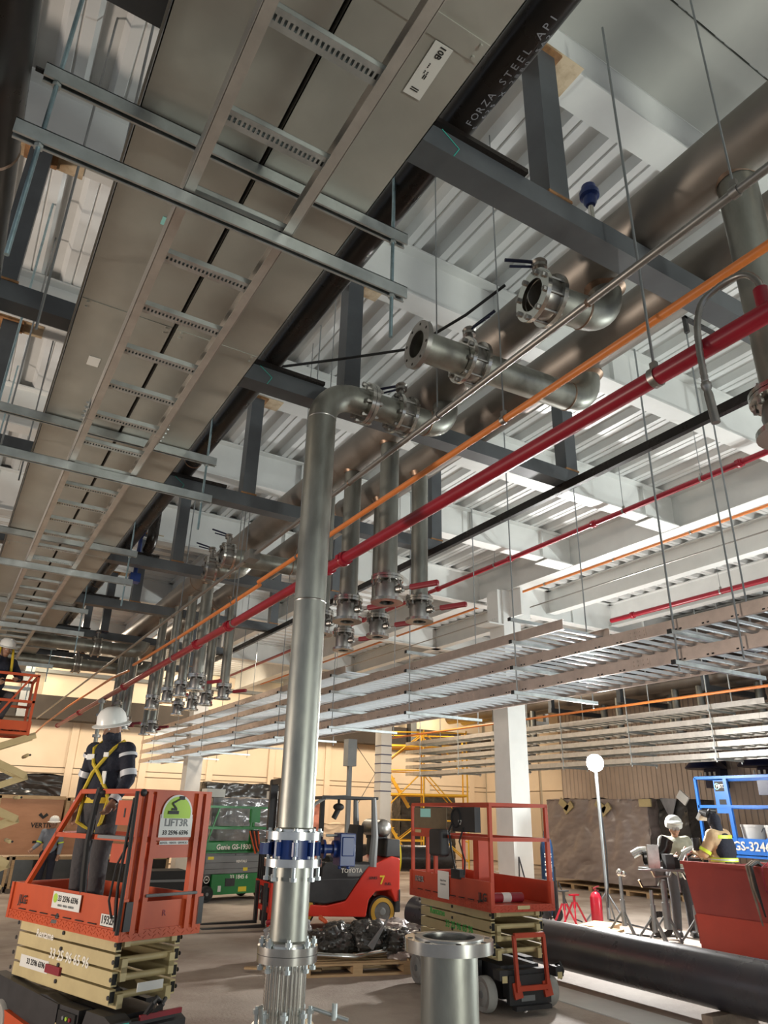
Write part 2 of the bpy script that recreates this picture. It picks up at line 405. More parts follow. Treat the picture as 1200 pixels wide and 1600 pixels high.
for x, y in ((.18, 3.6), (-.05, 4.35), (.35, 4.9), (-.12, 7.2), (.12, 8.4)):
    o = MB().tube((x, y, 5.5 if x > .1 else 4.9), (x, y, 7.99), .009, 8).build('hanger_rod', m_rod)
    tag(o, 'thin steel hanger rod at the left side of the trays, %s' % {3.6: 'closest to the front strut', 4.35: 'just behind the front strut', 4.9: 'hard against the tray edge', 7.2: 'behind the second strut', 8.4: 'farthest left behind second strut'}[y], 'rod', 'hanger rods left of the trays')

# two solid bottom trays side by side
for nm, x0, x1, lb in (('solid_cable_tray', .17, .838, 'left wide solid-bottom galvanized tray, beside the dark gap, seen from below'), ('solid_cable_tray', .856, 1.53, 'right wide solid-bottom galvanized tray, along the black pipe, seen from below')):
    t = thing(nm, lb, 'cable tray', ((x0+x1)/2, 2.9, 5.475))
    y0 = -1.22
    while y0 < 22.4:
        y1 = y0+2.965
        b = MB().bx(x0, x1, y0, y1-.006, 5.478, 5.484).bx(x0, x0+.006, y0, y1-.006, 5.478, 5.60).bx(x1-.006, x1, y0, y1-.006, 5.478, 5.60)
        b.bx(x0-.012, x0, y0, y1-.006, 5.592, 5.60).bx(x1, x1+.012, y0, y1-.006, 5.592, 5.60)
        s = b.build('tray_section', m_galv, t, True)
        jb = MB().bx(x0+.01, x1-.01, y1-.055, y1+.05, 5.472, 5.478)
        for xx in (x0+.05, x1-.05):
            for yy in (y1-.035, y1+.03): jb.tube((xx, yy, 5.460), (xx, yy, 5.472), .010, 8)
        jb.build('splice_plate', m_galv, s, True)
        y0 = y1
    if x0 > .5:
        pq = MB().box((1.335, 1.95, 5.471), (.10, .30, .002), Matrix.Rotation(-.02, 3, 'Z')).build('paper_label', m_sign, t, True)
        text(pq, '11  ||', .05, (0.0, .10, -.002), (0, 1, 0), (1, 0, 0), m_ink, ext=.0005) if False else None
        for q, (yy, s_) in enumerate(((2.06, '||'), (1.97, '::='), (1.92, '...'), (1.84, '10B'))):
            text(t, s_, .045, Vector((1.335, yy, 5.4685))-absloc(t), (0, 1, 0), (1, 0, 0), m_ink, ext=.0005)
    else:
        MB().box((.50, 3.62, 5.4745), (.055, .07, .002)).build('cyan_note', m_cyan, t, True)['label'] = 'pale cyan square note'
tag(MB().box((.40, 5.45, 5.475), (.09, .14, .003)).build('paper_tag', m_sign), 'white paper tag stuck beside the ladder splice under the left tray', 'label')
# the ladder under the trays
t = thing('cable_ladder', 'galvanized ladder tray with slotted rungs hanging under the wide trays', 'cable ladder', (.76, 2.9, 5.06))
def rail(x, s, y0, y1, z=5.055, h=.125):
    b = MB().bx(x-.003, x+.003, y0, y1, z, z+h); b.bx(min(x, x+s*.055), max(x, x+s*.055), y0, y1, z, z+.005); b.bx(min(x, x+s*.04), max(x, x+s*.04), y0, y1, z+h-.005, z+h)
    return b
yy = [-1, 5.66, 12.3, 18.9, 22.8]
for a, b_ in zip(yy[:-1], yy[1:]):
    for x, s in ((.455, 1), (1.065, -1)):
        r = rail(x, s, a+.003, b_-.003).build('side_rail', m_galvl, t, True)
        if b_ < 22:
            q = MB().bx(x-.012*s-.004, x-.012*s+.004, b_-.16, b_+.16, 5.07, 5.16)
            for dy in (-.12, -.04, .04, .12):
                for dz in (.025, .07): q.tube((x-.035*s, b_+dy, 5.07+dz), (x, b_+dy, 5.07+dz), .010, 6)
            q.build('splice_plate', m_galvb, r, True)
rg = MB().bx(-.30, .30, -.045, -.040, 0, .036).bx(-.30, .30, .040, .045, 0, .036).bx(-.30, .30, -.045, .045, .032, .036).bx(-.30, .30, -.045, -.016, 0, .003).bx(-.30, .30, .014, .045, 0, .003)
for q in range(24): rg.bx(-.28+q*.024, -.268+q*.024, -.016, .014, 0, .003)
rgm = rg.mesh('rung', m_galvb)
y = -.28; 
while y < 22.6: inst('rung', rgm, t, (.76, y, 5.075), True); y += .535

m_scorch = mat('scorched_paint', (.62, .50, .34), .6, col2=(.26, .15, .06), scale=3.5, thr=(.38, .62))
# ================================================================== steel pipe-support frames
FY = [2.45, 5.25, 7.95, 11.1, 13.97, 16.95, 19.9]
FN = ['nearest the camera, overhead', 'behind the tall pipe elbow', 'third from the camera', 'fourth, beyond the blue valve', 'fifth from the camera', 'sixth, by the far cross pipes', 'last, near the back wall']
for i, y in enumerate(FY):
    t = thing('pipe_support_frame', 'welded grey box-steel pipe support frame, %s' % FN[i], 'steel frame', (2.6, y, 5.6), group='pipe support frames')
    xr = 5.62 if i else 7.2
    MB().bx(-.5, xr, y-.085, y+.085, 5.60, 5.765).build('crossbeam', m_prim, t, True)
    posts = [-.35, 2.65, xr-.09] if i else [-.35, 2.65]
    for x in posts:
        p = MB().bx(x-.085, x+.085, y-.084, y+.084, 5.765, 7.19).build('post', m_prim, t, True)
        MB().bx(x-.13, x+.13, y-.12, y+.12, 7.172, 7.192).build('weld_plate', m_rust, p, True); MB().bx(x-.30, x+.34, y-.13, y+.13, 7.192, 7.1985).build('scorch_mark', m_scorch, p, True)
        MB().box((x, y, 5.775), (.20, .185, .02)).box((x+.086, y, 5.72), (.004, .16, .11)).build('weld_bead', m_rust, p, True)
    MB().bx(1.55, 2.35, y-.12, y+.12, 5.765, 5.80).build('saddle_plate', m_black, t, True)
    if i < 3: MB().tube((1.72, y-.088, 5.765), (1.84, y-.088, 5.68), .003, 5).tube((1.84, y-.088, 5.68), (1.80, y-.088, 5.60), .003, 5).build('paint_mark', m_teal, t, True)
# dark bar hanging below the right ends
b = MB().bx(5.40, 5.46, 1.5, 17.5, 5.50, 5.59).bx(5.40, 5.56, 1.5, 17.5, 5.585, 5.595)
tag(b.build('angle_bar', m_prim if False else m_black), 'long black angle bar running under the right ends of the grey frames', 'steel bar')
# stained spots on the beam undersides
for x, y, l in ((2.65, 2.5, .6), (2.65, 7.92, .5), (-.3, 5.2, .6)):
    pass

# ================================================================== long pipes
def pipe(name, label, cat, x, z, y0, y1, r, m, n=20, welds=(), group=None, wm=None):
    t = thing(name, label, cat, (x, y0, z-r), group=group)
    MB().tube((x, y0, z), (x, y1, z), r, n).build('pipe_run', m, t, True)
    for wy in welds: MB().lathe([(r, -.012), (r+.006, 0), (r, .012)], (x, wy, z), (0, 1, 0), n).build('weld_seam', wm or m_heat, t, True)
    return t
BPX, BPZ, BPR = 1.84, 5.91, .108
pipe('black_steel_pipe', 'black steel line pipe with stenciled markings, along the right tray edge', 'pipe', BPX, BPZ, -1, 21.5, BPR, m_black, 28, (7.6, 13.4))
tp_ = [o for o in COL.objects if o.get('label', '').startswith('black steel line pipe with sten')][0]
m_sten = mat('stencil_grey', (.22, .22, .24), .6)
def curve_text(root, body, size, y, ang, x=BPX, z=BPZ, r=BPR+.0012):
    for i, ch in enumerate(body):
        if ch == ' ': continue
        a = math.radians(ang)     # angle from straight down toward camera side
        nrm = Vector((math.sin(a), 0, -math.cos(a))); 
        text(root, ch, size, Vector((x, y-i*size*.80, z))+nrm*r-absloc(root), (0, -1, 0), Vector((0, -1, 0)).cross(-nrm) if False else nrm.cross(Vector((0, -1, 0))), m_sten, ext=.0006, bold=.0)
curve_text(tp_, 'FORZA STEEL API', .062, 2.27, 6)
curve_text(tp_, 'S 625 X 2880 SA2', .052, 2.29, 36)
pipe('black_steel_pipe', 'thick black pipe at the far left edge, nearest the lens', 'pipe', -.535, 5.27, -2, 16, .215, m_black, 28, (3.35,))
hA = pipe('header_pipe', 'large dull stainless header above the valves, left of the pair', 'pipe', 3.49, 6.0, -2, 19.8, .208, m_head, 36, (7.4, 12.5))
hB = pipe('header_pipe', 'large dull stainless header, right of the pair', 'pipe', 4.235, 6.0, -2, 19.8, .208, m_head, 36, (8.2, 13.5))
# conduit and small pipes
def couplings(t, x, z, r, ys, m, k=1.35):
    for y in ys:
        MB().lathe([(r, -.05), (r*k, -.05), (r*k, -.015), (r*k*1.1, 0), (r*k, .015), (r*k, .05), (r, .05)], (x, y, z), (0, 1, 0), 16).box((x+r*k, y, z), (.03, .05, .05)).box((x-r*k, y, z), (.03, .05, .05)).build('grooved_coupling', m, t, True)
def hanger(x, y, z, r, ztop, label, m=m_rod, rr=.0085):
    o = thing('pipe_hanger', label, 'pipe hanger', (x, y, z), group=None)
    MB().tube((x, y, z+r), (x, y, ztop), rr, 8).build('threaded_rod', m, o, True)
    MB().lathe([(r+.002, -.02), (r+.009, -.02), (r+.009, .02), (r+.002, .02)], (x, y, z), (0, 1, 0), 18, close=True).bx(x-.014, x+.014, y-.02, y+.02, z+r, z+r+.05).build('ring_clamp', m_ssd, o, True)
    return o
H = 2.1
red = pipe('fire_pipe', 'thick dark red sprinkler pipe crossing in front of the steel pipes', 'pipe', 3.05, 4.43, -1, 24.9, .052, m_red, 20)
couplings(red, 3.05, 4.43, .052, (5.95, 6.3, 9.3, 10.74, 15.67, 20.98), m_red)
MB().lathe([(0, 0), (.07, 0), (.07, .06), (0, .06)], (3.05, 24.9, 4.43), (0, 1, 0), 16).build('end_cap', m_red, red, True)
org = pipe('orange_conduit', 'bright orange conduit above the thick red sprinkler pipe', 'conduit', 3.13, 4.87, -1, 8.52, .027, m_orange, 14)
o2 = pipe('orange_conduit', 'orange conduit continuing far down the hall beyond the tall pipe', 'conduit', 3.18, 4.86, 8.6, 12.3, .027, m_orange, 14)
MB().path([(3.13, 15.9, 4.80), (3.10, 17.4, 4.86), (3.06, 20, 4.84), (3.0, 23, 4.80), (2.94, 27, 4.68), (2.9, 30.2, 4.49)], .027, 10).build('flexible_tail', m_orange, o2, True)
MB().tube((3.18, 12.3, 4.86), (3.13, 15.5, 4.86), .027, 12).build('pipe_run', m_orange, o2, True)
gry = pipe('grey_conduit', 'slim grey conduit running diagonally below the two headers', 'conduit', 2.84, 5.035, -1, 29.3, .024, m_cond, 14, (2.4, 5.5, 8.6, 11.6))
MB().box((2.84, 8.05, 5.03), (.14, .20, .12)).build('junction_box', m_cond, gry, True)
zt = 7.9
for i, y in enumerate((2.16, 6.9, 9.1, 12.0)): hanger(3.05, y, 4.43, .052, zt if i else 7.5, 'rod and ring of the thick red pipe, %s' % ['nearest, below the front frame', 'beside the hanging red handles', 'beyond the tall pipe', 'above the far valve cluster'][i])
for i, y in enumerate((3.56, 7.3, 9.65)): hanger(3.13 if i < 2 else 3.18, y, 4.87, .027, zt, 'thin rod holding the orange conduit, %s' % ['nearest, in front of the second frame', 'just past the tall pipe', 'above the far valves'][i], rr=.006)
for i, y in enumerate((1.40, 4.02, 6.05, 8.3, 11.2)): hanger(2.84, y, 5.035, .024, zt, 'thin rod with clamp holding the slim grey conduit, %s' % ['at the top right of the frame', 'in front of the open flange', 'right of the tall pipe', 'left of the tall pipe', 'far down by the second valve pair'][i], rr=.006)
r2p = pipe('fire_pipe', 'thin red sprinkler pipe in front of the white girder', 'pipe', 9.30, 7.03, -1, 31, .048, m_red, 14)
couplings(r2p, 9.3, 7.03, .048, (5.4, 8.3, 10.6, 13.2, 16.8), m_red)
for i, y in enumerate((6.05, 7.6, 11.1)): hanger(9.30, y, 7.03, .048, zt, 'short rod and ring holding the thin red pipe, %s' % ['nearest', 'middle one', 'beside the white column'][i], rr=.006)
r3p = pipe('fire_pipe', 'bright red sprinkler pipe at far right above the cable racks', 'pipe', 14.3, 6.87, -1, 12.5, .060, m_red, 14)
couplings(r3p, 14.3, 6.87, .06, (6.1, 11.8), m_red)
for i, y in enumerate((7.4, 9.3)): hanger(14.3, y, 6.87, .06, zt, 'thin rod and ring holding the bright red pipe, %s' % ['right one', 'left one'][i], rr=.006)
o3 = pipe('orange_conduit', 'thin orange conduit beyond the white girder, right of the column', 'conduit', 11.95, 7.42, -1, 31, .030, m_orange, 10)
for i, y in enumerate((5.8, 8.2, 10.2, 12.4)): hanger(11.95, y, 7.42, .03, zt, 'tiny rod holding the thin orange conduit, %s' % ['rightmost', 'second from the right', 'third from the right', 'beside the column'][i], rr=.005)
pipe('grey_conduit', 'thin grey conduit below the orange one beyond the girder', 'conduit', 12.3, 7.1, -1, 31, .016, m_cond, 8)
o4 = pipe('orange_conduit', 'orange conduit in the dark area above the far cable racks', 'conduit', 16.2, 5.05, 4, 27, .035, m_orange, 10)
# black cable slung across
tag(MB().path([(1.55, 5.6, 6.03), (2.03, 5.38, 6.0), (2.5, 4.95, 6.02), (2.88, 4.51, 6.0), (3.1, 3.95, 6.1), (3.3, 3.65, 6.3)], .013, 8).build('black_cable', m_rub), 'black cable slung from the black pipe to the first header', 'cable')

# ================================================================== flanges, valves and branches
def flange(b, c, d, R, r, t, nb=8, bolts=True, n=28, bl=.03):
    """weld-neck plate as a ring from r to R, thickness t along d, starting at c"""
    c = Vector(c); d = Vector(d).normalized(); x, y, _ = basis(d)
    b.lathe([(r, 0), (R, 0), (R, t), (r, t)], c, d, n, True, True)
    return b
def bolts(c, d, Rb, L, nb=8, rb=.011, off=0):
    b = MB(); c = Vector(c); d = Vector(d).normalized(); x, y, _ = basis(d)
    for i in range(nb):
        a = 2*PI*(i+.5)/nb+off; p = c+(x*math.cos(a)+y*math.sin(a))*Rb
        b.tube(p, p+d*L, rb, 6); b.tube(p-d*0+d*.002, p+d*.024, rb*1.9, 6); b.tube(p+d*(L-.04), p+d*(L-.016), rb*1.9, 6)
    return b
def butterfly(root, c, d, R, upv, handle='lever', body=m_ssd, nm='butterfly_valve', L=.11, fl=True, hv=None):
    """wafer valve centred on c along d, with flanges on both sides"""
    c = Vector(c); d = Vector(d).normalized(); u = Vector(upv).normalized()
    for s in (-1, 1):
        if fl: flange(MB(), c+d*(s*L/2) if s > 0 else c-d*(L/2+.032), d, R, R*.62, .032).build('flange', m_ss, root, True)
    v = MB(); v.lathe([(R*.60, -L/2), (R*.80, -L/2), (R*.84, -.02), (R*.84, .02), (R*.80, L/2), (R*.60, L/2)], c, d, 24, True, True)
    v.tube(c+u*R*.8, c+u*(R+.09), .030, 12); v.tube(c+u*(R+.075), c+u*(R+.10), .055, 14)
    vo = v.build(nm, body, root, True)
    bolts(c-d*(L/2+.055), d, R*.84, L+.11).build('stud_bolts', m_ssd, vo, True)['kind'] = 'stuff'
    if handle == 'lever':
        h = hv or d; h = Vector(h).normalized(); p = c+u*(R+.11)
        g = MB(); g.lathe([(0, 0), (.045, 0), (.06, .015), (.045, .035), (0, .035)], p, u, 12); side = h.cross(u)
        g.build('lever_plate', m_ssd, vo, True)
        MB().path([p+u*.02, p+u*.03+h*.10, p+u*.04+h*.26], .013, 8).path([p+u*.0+h*.03+side*.02, p+u*.0+h*.22+side*.02], .010, 8).build('lever_handle', m_navy, vo, True)
    return vo
def elbow(c0, d0, d1, R, r, n=20, k=10):
    """bend starting at c0 travelling along d0, leaving along d1"""
    c0 = Vector(c0); d0 = Vector(d0).normalized(); d1 = Vector(d1).normalized(); cc = c0+d1*R
    return [cc-d1*R*math.cos(t*PI/2/k)+d0*R*math.sin(t*PI/2/k) for t in range(k+1)]
up = Vector((0, 0, 1))
# --- tall pipe (riser) with flex joint, flanges, blue valve, elbow and first branch
X0, Y0 = 2.24, 4.91
R8 = .123
tall = thing('tall_pipe_riser', 'tall stainless riser pipe with bolted flanges in the foreground', 'pipe', (X0, Y0, 0))
Zc = 5.55
brd = Vector((1.26, -.03, 0)).normalized()
def bp(t): return Vector((X0, Y0, Zc))+brd*t     # along branch 1
MB().tube((X0, Y0, 1.99), (X0, Y0, 3.61), R8, 32).build('pipe_spool', m_stain, tall, True)
MB().tube((X0, Y0, 3.61), (X0, Y0, Zc-.30), R8, 32).build('pipe_spool', m_stain, tall, True)
for z in (3.61, Zc-.30): MB().lathe([(R8, -.008), (R8+.003, 0), (R8, .008)], (X0, Y0, z), up, 32).build('weld_seam', m_ssd, tall, True)
MB().path(elbow((X0, Y0, Zc-.30), up, brd, .30, R8), R8, 32, False).build('elbow', m_stain, tall, True)
MB().tube(bp(.30), bp(.40), R8, 32).build('pipe_spool', m_stain, tall, True)
MB().tube((X0, Y0, 1.30), (X0, Y0, 1.76), R8, 32).build('pipe_spool', m_stain, tall, True)
# lower joint
RF = .195
for z in (1.215, 1.262): flange(MB(), (X0, Y0, z), up, RF, R8*.9, .044, n=36).build('flange', m_ss, tall, True)
MB().lathe([(R8, 0), (RF*.985, 0), (RF*.985, .004), (R8, .004)], (X0, Y0, 1.2585), up, 36, True, True).build('gasket', m_rub, tall, True)
bolts((X0, Y0, 1.165), up, RF*.86, .19, 8, .011).build('stud_bolts', m_galvb, tall, True)['kind'] = 'stuff'
MB().lathe([(R8, 0), (R8+.03, 0), (R8+.03, .02), (R8, .03)], (X0, Y0, 1.306), up, 32).build('stub_collar', m_ss, tall, True)
# braided flex
fx = MB(); ng = 44
prof = [(R8*1.04+.006*math.sin(i*PI/1.0), .62+i*.019) for i in range(32)]
vs = []; nz = 60
NA = 240
for j in range(nz+1):
    z = .60+(1.205-.60)*j/nz
    for i in range(NA):
        a = 2*PI*i/NA; rr = R8*1.0+.009*abs(math.sin(14*a))+.0016*((j+int(i/4)) % 2)
        vs.append((X0+rr*math.cos(a), Y0+rr*math.sin(a), z))
fx.add(vs, [(j*NA+i, j*NA+(i+1) % NA, (j+1)*NA+(i+1) % NA, (j+1)*NA+i) for j in range(nz) for i in range(NA)], True)
fx.build('braided_flex_joint', m_ss, tall, True)
flange(MB(), (X0, Y0, .83), up, RF, R8*.9, .045, n=36).build('flange', m_ss, tall, True)
bolts((X0, Y0, .77), up, RF*.86, .20, 8, .013).build('stud_bolts', m_galvb, tall, True)['kind'] = 'stuff'
MB().tube((X0+.17, Y0-.06, .955), (X0+.36, Y0-.20, .90), .012, 10).tube((X0+.28, Y0-.16, .90), (X0+.28, Y0-.16, .99), .018, 8).build('tie_rod', m_galvb, tall, True); MB().tube((X0-.17, Y0-.06, .90), (X0-.2, Y0-.1, 1.0), .014, 8).build('tie_rod', m_galvb, tall, True)
MB().tube((X0, Y0, 0), (X0, Y0, .86), R8, 28).build('pipe_spool', m_stain, tall, True)
# blue lug valve
for z in (1.765, 1.93): flange(MB(), (X0, Y0, z), up, RF, R8*.9, .048, n=36).build('flange', m_ss, tall, True)
MB().lathe([(R8, 0), (R8+.02, 0), (R8+.02, .02), (R8, .03)], (X0, Y0, 1.975), up, 32).build('stub_collar', m_ss, tall, True)
bolts((X0, Y0, 1.68), up, RF*.87, .32, 8, .0125).build('stud_bolts', m_galvb, tall, True)['kind'] = 'stuff'
vd = Vector((.97, -.24, 0)).normalized()
v = MB().lathe([(R8*.8, 0), (R8*1.16, 0), (R8*1.16, .117), (R8*.8, .117)], (X0, Y0, 1.813), up, 32, True, True)
for i in range(8):
    a = 2*PI*(i+.5)/8; v.tube((X0+math.cos(a)*.16, Y0+math.sin(a)*.16, 1.83), (X0+math.cos(a)*.16, Y0+math.sin(a)*.16, 1.915), .022, 8)
vc = Vector((X0, Y0, 1.872))
v.tube(vc+vd*.12, vc+vd*.30, .030, 12); v.tube(vc+vd*.20, vc+vd*.215, .06, 16); v.tube(vc+vd*.27, vc+vd*.30, .055, 16)
v.box(vc-vd*.195, (.06, .06, .07))
gv = v.build('lug_butterfly_valve', m_blue, tall, True)
R_ = Matrix.Rotation(math.atan2(vd.y, vd.x), 3, 'Z')
g = MB(); g.box(vc+vd*.355+Vector((0, 0, .0)), (.11, .20, .205), R_); g.box(vc+vd*.355+Vector((0, 0, .02)), (.085, .22, .12), R_)
for dz, dx in ((-.12, -.03), (-.12, .03)): g.tube(vc+vd*(.355+dx)+Vector((0, 0, -.10)), vc+vd*(.355+dx)+Vector((0, 0, -.125)), .014, 8)
gg = g.build('gear_operator', m_blue, gv, True)
bv = gg.modifiers.new('bevel', 'BEVEL'); bv.width = .012; bv.segments = 2
MB().tube(vc+vd*.22+Vector((0, 0, .085)), vc+vd*.33+Vector((0, 0, .085)), .009, 8).build('spindle', m_galvb, gv, True)
# branch 1 joints
f1 = .40
for t_ in (f1, f1+.040): flange(MB(), bp(t_), brd, RF, R8*.9, .036, n=32).build('flange', m_ss, tall, True)
MB().lathe([(R8, 0), (RF*.98, 0), (RF*.98, .004), (R8, .004)], bp(f1+.036), brd, 32, True, True).build('gasket', m_rub, tall, True)
bolts(bp(f1-.05), brd, RF*.86, .17, 8, .012).build('stud_bolts', m_ssd, tall, True)['kind'] = 'stuff'
MB().tube(bp(f1+.076), bp(.74), R8, 32).build('pipe_spool', m_stain, tall, True)
butterfly(tall, bp(.80), brd, RF, up, 'lever', hv=(-.5, .75, 0))
MB().tube(bp(.86), bp(1.10), R8, 32).build('pipe_spool', m_stain, tall, True)
MB().path(elbow(bp(1.08), brd, up, .22, R8), R8, 32, False).build('elbow', m_stain, tall, True)
e = bp(1.30); MB().tube(e+up*.22, e+up*.46, R8, 28).build('pipe_spool', m_stain, tall, True)
MB().lathe([(R8, -.01), (R8+.006, 0), (R8, .01)], bp(1.08), brd, 32).build('weld_seam', m_heat, tall, True)

# --- branches 2 and 3 with open ends
def branch(label, p, q, open_spool, lev):
    p = Vector(p); q = Vector(q); d = (q-p).normalized(); L = (q-p).length
    t = thing('valved_branch_pipe', label, 'pipe', p-Vector((0, 0, .2)))
    P = lambda s: p+d*s
    if open_spool:
        flange(MB(), P(0), d, RF, R8*.9, .04, n=36).build('flange', m_ssd, t, True)
        hb = MB(); x_, y_, _ = basis(d)
        for i in range(8):
            a = 2*PI*(i+.5)/8; c = P(-.001)+(x_*math.cos(a)+y_*math.sin(a))*RF*.84; hb.tube(c-d*.001, c+d*.002, .012, 8)
        hb.build('bolt_hole', m_dark, t, True)['kind'] = 'stuff'
        MB().lathe([(R8, 0), (R8, open_spool), (R8*.92, open_spool), (R8*.92, 0)], P(.0), d, 32, True, True).build('pipe_spool', m_stain, t, True)
        s = open_spool
    else: s = .0
    butterfly(t, P(s+.09), d, RF, up, 'lever', hv=lev)
    MB().lathe([(0, 0), (R8*.88, 0), (R8*.88, .012), (0, .012)], P(s+.09), Vector((d.x*.2-d.y, d.y*.2+d.x, .1)), 20).build('valve_disc', m_ssd, t, True)
    e0 = L-.24
    MB().tube(P(s+.15), P(e0), R8, 32).build('pipe_spool', m_stain, t, True)
    MB().path(elbow(P(e0), d, up, .24, R8), R8, 32, False).build('elbow', m_stain, t, True)
    MB().tube(P(L)+up*.24, P(L)+up*.46, R8, 28).build('pipe_spool', m_stain, t, True)
    for w_ in (P(e0),): MB().lathe([(R8, -.01), (R8+.006, 0), (R8, .01)], w_, d, 32).build('weld_seam', m_heat, t, True)
    MB().lathe([(R8, 0), (R8+.035, .03), (R8+.03, .06)], P(L)+up*.26, up, 28).build('weld_seam', m_heat, t, True)
    return t
branch('open-ended stainless branch with bolted flange and valve, in the middle above the slim grey conduit', (2.53, 3.86, 5.51), (4.30, 3.76, 5.51), .42, (.3, -.9, .2))
branch('short stainless branch ending in an open butterfly valve, highest on the right', (2.90, 2.94, 5.51), (3.58, 2.86, 5.51), 0, (-.8, .35, -.1))
branch('stainless branch ending in a butterfly valve, left of the tall pipe, lower of two', (2.88, 10.25, 5.5), (3.5, 10.15, 5.5), 0, (-.8, .35, .2))
branch('stainless branch ending in a butterfly valve, left of the tall pipe, upper of two', (2.90, 9.55, 5.5), (4.2, 9.45, 5.5), 0, (-.8, .35, .2))
for i, (y, x1) in enumerate(((16.6, 3.5), (19.1, 4.2))):
    zc = 5.36; t = thing('cross_branch_pipe', ['upper', 'lower'][i]+' of two far stainless cross pipes with valves above the helmeted worker', 'pipe', (2.6, y, 5.2))
    MB().tube((.7, y, zc), (2.42, y, zc), R8*1.15, 24).build('pipe_spool', m_stain, t, True)
    butterfly(t, (2.5, y, zc), (1, 0, 0), RF*1.15, up, 'lever', hv=(.7, .5, 0))
    MB().tube((2.58, y, zc), (x1-.2, y, zc), R8*1.15, 24).build('pipe_spool', m_stain, t, True)
    MB().path(elbow((x1-.22, y, zc), (1, 0, 0), up, .22, R8), R8*1.15, 24, False).build('elbow', m_stain, t, True)

# --- drop legs with ball valves and red handles
def drop(label, x, y, zv, r=.085, hdir=(.42, -.91, .0), group='drop legs with red-handled valves', hl=.32, z0=5.85):
    t = thing('drop_leg', label, 'pipe', (x, y, zv-.12), group=group)
    MB().tube((x, y, zv+.13), (x, y, z0), r, 24).build('pipe_spool', m_stain, t, True)
    MB().lathe([(r+.03, .02), (r+.004, -.03)], (x, y, z0-.03), up, 24).build('weld_seam', m_heat, t, True)
    R = r*1.62
    for z in (zv+.095, zv+.125): flange(MB(), (x, y, z), up, R, r*.8, .025, n=26).build('flange', m_ss, t, True)
    b = MB().lathe([(r*.9, -.09), (r*1.15, -.08), (r*1.22, 0), (r*1.1, .08), (r*.9, .095)], (x, y, zv), up, 22)
    h = Vector(hdir).normalized(); b.tube((x, y, zv), Vector((x, y, zv))+h*(R+.03), .035, 12); b.tube(Vector((x, y, zv))+h*(R*.8), Vector((x, y, zv))+h*(R+.01), .042, 10)
    vb = b.build('ball_valve', m_ssd, t, True)
    flange(MB(), (x, y, zv-.12), up, R, r*.75, .03, n=26).build('flange', m_ss, t, True)
    bolts((x, y, zv+.055), up, R*.85, .125, 8, .009).build('stud_bolts', m_ssd, t, True)['kind'] = 'stuff'
    p = Vector((x, y, zv))+h*(R+.04)
    Rm = Matrix((h, Vector((0, 0, 1)).cross(h), Vector((0, 0, 1)))).transposed()
    MB().box(p+h*.035, (.13, .035, .03), Rm).build('stem', m_ssd, vb, True)
    q = MB().box(p+h*(.07+hl/2), (hl, .05, .055), Rm).build('handle', m_handle, vb, True); q['label'] = 'dark red lever handle'
    bvl = q.modifiers.new('bevel', 'BEVEL'); bvl.width = .014; bvl.segments = 2
    return t
drop('drop leg beneath the first header, right of the tall pipe, highest valve', 3.5, 5.85, 4.15, .10)
drop('drop leg beneath the first header, middle of three right of the tall pipe', 3.5, 6.68, 4.13, .10)
drop('drop leg mostly hidden right behind the tall pipe', 3.5, 7.32, 4.11, .085)
drop('rightmost drop leg right of the tall pipe with long red handle', 4.2, 6.32, 4.16, .095)
drop('drop leg beneath second header, lower valve left of the rightmost', 4.2, 7.22, 4.16, .085)
drop('lowest hanging valve right of the tall pipe', 4.2, 8.09, 4.15, .085)
drop('thick drop leg at the right edge coming off the first header', 3.53, 1.72, 4.12, .115, (1, -.3, 0))
for i, (x, y) in enumerate(((3.5, 15.0), (3.5, 13.85), (3.5, 12.95), (3.5, 12.05), (4.2, 15.6), (4.2, 14.6), (4.2, 13.7), (4.2, 12.7))):
    drop(['leftmost valve drop leg of the far cluster', 'second drop leg from the left in the far cluster', 'third drop leg from the left, upper row of the far cluster', 'thickest upper drop leg of the far cluster', 'lowest left drop leg of the far cluster', 'lower middle drop leg of the far cluster', 'lower right drop leg of the far cluster', 'rightmost drop leg of the far cluster with red handle'][i], x, y, 4.06, .10 if i == 3 else .085)
for i, (x, y) in enumerate(((3.5, 17.3), (3.5, 18.0), (4.2, 17.6), (3.5, 18.8), (4.2, 18.3))):
    t = drop('straight steel drop pipe above the helmeted worker, %s from the left' % ['third', 'second', 'fourth', 'first', 'fifth'][i], x, y, 3.85, .085, group='drop pipes behind the helmeted worker', z0=5.8)
t = thing('looped_drain_pipe', 'thin stainless drain pair with union fittings looping beside the helmeted worker', 'pipe', (3.0, 17.6, 2.9))
for dx in (0, .35):
    MB().path([(3.0+dx, 17.6, 4.4), (3.0+dx, 17.6, 3.1)]+arc((3.12+dx, 17.6, 3.1), (-1, 0, 0), (0, 0, -1), .12, 0, PI/2)+[(3.3+dx, 17.6, 2.98)], .045, 12).build('pipe_spool', m_stain, t, True)
    for z in (4.3, 4.0, 3.55): MB().tube((3.0+dx, 17.6, z), (3.0+dx, 17.6, z+.06), .09, 12).build('union', m_ssd, t, True)
